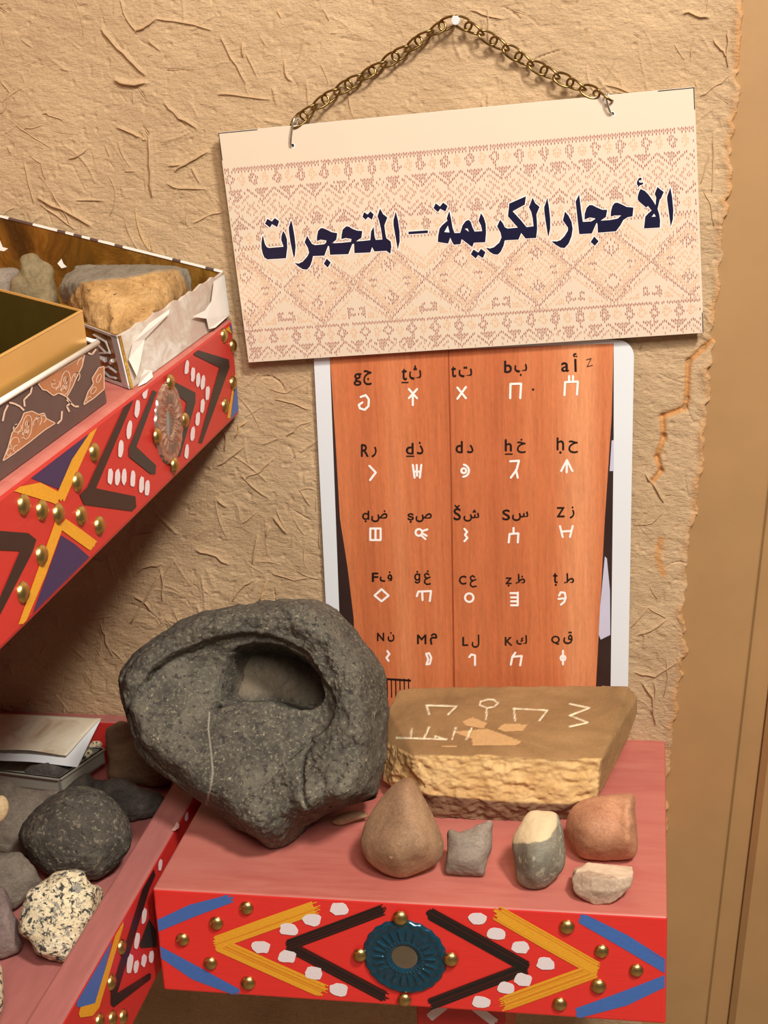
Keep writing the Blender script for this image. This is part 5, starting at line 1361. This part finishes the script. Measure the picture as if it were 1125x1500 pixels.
for cx, cy in ((490, 415), (203, 745)):
    SW_ += [arc(cx, cy, 36, 92, 0, 6.283, .12), arc(cx, cy-26, 13, 22, 0, 6.283, .3), arc(cx-4, cy+30, 16, 20, 0, 6.283, .3), arc(cx+2, cy+2, 6, 50, 0, 6.283, .2)]
    SW_ += [arc(cx+78, cy-40, 26, 44, 2.0, 6.6, .5), arc(cx+84, cy-62, 12, 22, 1.0, 5.6, .5), arc(cx-74, cy+6, 28, 34, -1.2, 3.4, .6), arc(cx-84, cy-6, 12, 18, 0, 4.6, .6), arc(cx-50, cy+60, 22, 30, 3.0, 7.0, .4)]
SW_ += [arc(110, 860, 30, 40, 1.5, 6.0, .5), arc(120, 905, 18, 26, 0, 5, .4), arc(310, 690, 26, 40, 1.8, 6.2, 1.0), arc(70, 930, 16, 30, 0, 5.5, .5), arc(700, 470, 16, 30, 0, 6.283, .6), arc(740, 380, 14, 36, 0, 6.283, .4), arc(665, 535, 12, 22, 0, 5.5, .7), arc(600, 255, 14, 30, 1.4, 6.0, .6)]
for P in SW_:
    Q = [np.array(p) for p in D2(P)]
    for a, b_ in zip(Q[:-1], Q[1:]):
        d = b_-a; L = np.linalg.norm(d)
        if L < 1e-6: continue
        nn_ = np.array([-d[1], d[0]])/L*.62
        mb.add([dX(a-nn_, .0003), dX(b_-nn_, .0003), dX(b_+nn_, .0003), dX(a+nn_, .0003)], [(0, 1, 2, 3)], 2)
for P in ([(500,520),(530,560),(500,590),(520,630)], [(500,540),(560,590),(590,590)], [(240,440),(230,490),(180,540),(185,590)], [(70,560),(110,570),(150,590)], [(20,700),(35,630),(60,580)], [(180,620),(150,590)], [(465,625),(460,690),(430,720)], [(720,160),(690,200),(660,190)]):
    Q = [np.array(p) for p in D2(P)]
    for a, b_ in zip(Q[:-1], Q[1:]):
        d = b_-a; L = np.linalg.norm(d); nn_ = np.array([-d[1], d[0]])/L*1.3
        mb.add([dX(a-nn_, .0002), dX(b_-nn_, .0002), dX(b_+nn_, .0002), dX(a+nn_, .0002)], [(0, 1, 2, 3)], 2)
mb.build('damask_base', [MAT['damask'], MAT['damask_fill'], MAT['damask_line']], b2)
mb = MB(); mb.tube([t0_+np.array([0,0,.0006]), t1p+np.array([0,0,.0006])], 0.0021, 0, 8); mb.tube([t0_+np.array([0,0,.0006]), t0_+dl2+np.array([0,0,.0006])], 0.0018, 0, 8)
mb.build('base_rim', [MAT['card_white']], b2, smooth=True)
XI = -.4015
i0 = onX(129, 499, XI); i1 = onX(121, 456, XI-.002); j1 = onX(10, 518, XI-.002); j1 = i1+(j1-i1)*((-.66-i1[1])/(j1[1]-i1[1]))
k1 = np.array([XI, -.66, i0[2]-.01]); i0b = np.array([XI, i0[1], ZU+.002])
bkL = onZ(0, 425, i1[2]); dirb = (bkL-i1); dirb = dirb/np.linalg.norm(dirb)
bk = i1+dirb*.16
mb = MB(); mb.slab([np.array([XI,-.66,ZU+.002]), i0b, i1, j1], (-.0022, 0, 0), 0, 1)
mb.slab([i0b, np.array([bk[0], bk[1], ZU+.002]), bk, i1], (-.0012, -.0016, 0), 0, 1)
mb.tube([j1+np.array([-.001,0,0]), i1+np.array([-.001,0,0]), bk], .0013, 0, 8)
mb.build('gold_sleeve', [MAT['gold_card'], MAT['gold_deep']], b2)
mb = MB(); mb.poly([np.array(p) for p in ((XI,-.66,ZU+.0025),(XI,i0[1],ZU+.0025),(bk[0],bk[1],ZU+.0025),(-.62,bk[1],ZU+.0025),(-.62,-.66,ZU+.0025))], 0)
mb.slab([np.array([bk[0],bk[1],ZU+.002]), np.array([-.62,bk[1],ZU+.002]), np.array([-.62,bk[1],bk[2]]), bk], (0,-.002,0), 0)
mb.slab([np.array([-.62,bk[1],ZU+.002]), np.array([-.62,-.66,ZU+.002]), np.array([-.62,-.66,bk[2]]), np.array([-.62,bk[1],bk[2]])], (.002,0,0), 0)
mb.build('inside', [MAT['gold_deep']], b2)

u1 = lambda P: [(q[0]/3.125, 300+q[1]/3.125) + tuple(q[2:]) for q in P]
TB = [onY(*q) for q in u1([(272,375,-.115),(300,320,-.085),(350,283,-.06),(470,270,-.045),(640,285,-.04),(860,290,-.04),(882,355,-.05),
   (372,352,-.150),(560,330,-.135),(740,295,-.105),(812,295,-.075),(815,420,-.10),(780,450,-.12),(450,600,-.185),(500,615,-.190),(290,440,-.115),(440,560,-.17),(640,550,-.19),(700,500,-.17)])]
TB += [np.array([p[0]-.003, p[1]+.02, ZU+.002]) for p in (TB[7], TB[11], TB[4])]
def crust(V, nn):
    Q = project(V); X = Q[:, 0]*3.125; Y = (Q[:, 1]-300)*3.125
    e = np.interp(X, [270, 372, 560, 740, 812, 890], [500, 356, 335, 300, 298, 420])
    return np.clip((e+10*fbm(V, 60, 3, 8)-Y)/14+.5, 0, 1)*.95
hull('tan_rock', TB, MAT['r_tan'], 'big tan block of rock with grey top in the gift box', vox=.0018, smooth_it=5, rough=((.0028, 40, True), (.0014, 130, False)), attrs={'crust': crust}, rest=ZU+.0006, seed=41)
stone('heart_pebble', u1([(95,245),(130,225),(165,228),(190,250),(225,270),(248,300),(252,350),(270,420),(275,500),(240,570),(160,580),(70,540),(45,440),(52,350),(90,310)]), MAT['r_heart'], 'olive brown lumpy pebble in the gift box left of the tan block', rest=ZU+.001, depth=(.35, .35), power=2.3, rough=((.0016, 34, False), (.0008, 140, False)), nt_=120, nr=40, seed=43, dist=1.39)
stone('grey_pebble', u1([(-60,300),(0,290),(60,288),(92,310),(85,400),(60,500),(0,560),(-70,540),(-90,400)]), MAT['r_flake'], 'grey pebble at the left edge in the gift box', rest=ZU+.001, dist=1.40, depth=(.35, .35), rough=((.001, 50, False),), nt_=80, nr=24, seed=45)
stone('pink_pebble', u1([(-40,355),(10,345),(45,358),(55,400),(40,500),(0,560),(-50,540)]), MAT['r_purple'], 'small pinkish pebble under the grey pebble at the left edge', rest=ZU+.001, dist=1.35, depth=(.3, .3), rough=((.001, 60, False),), nt_=70, nr=24, seed=47)
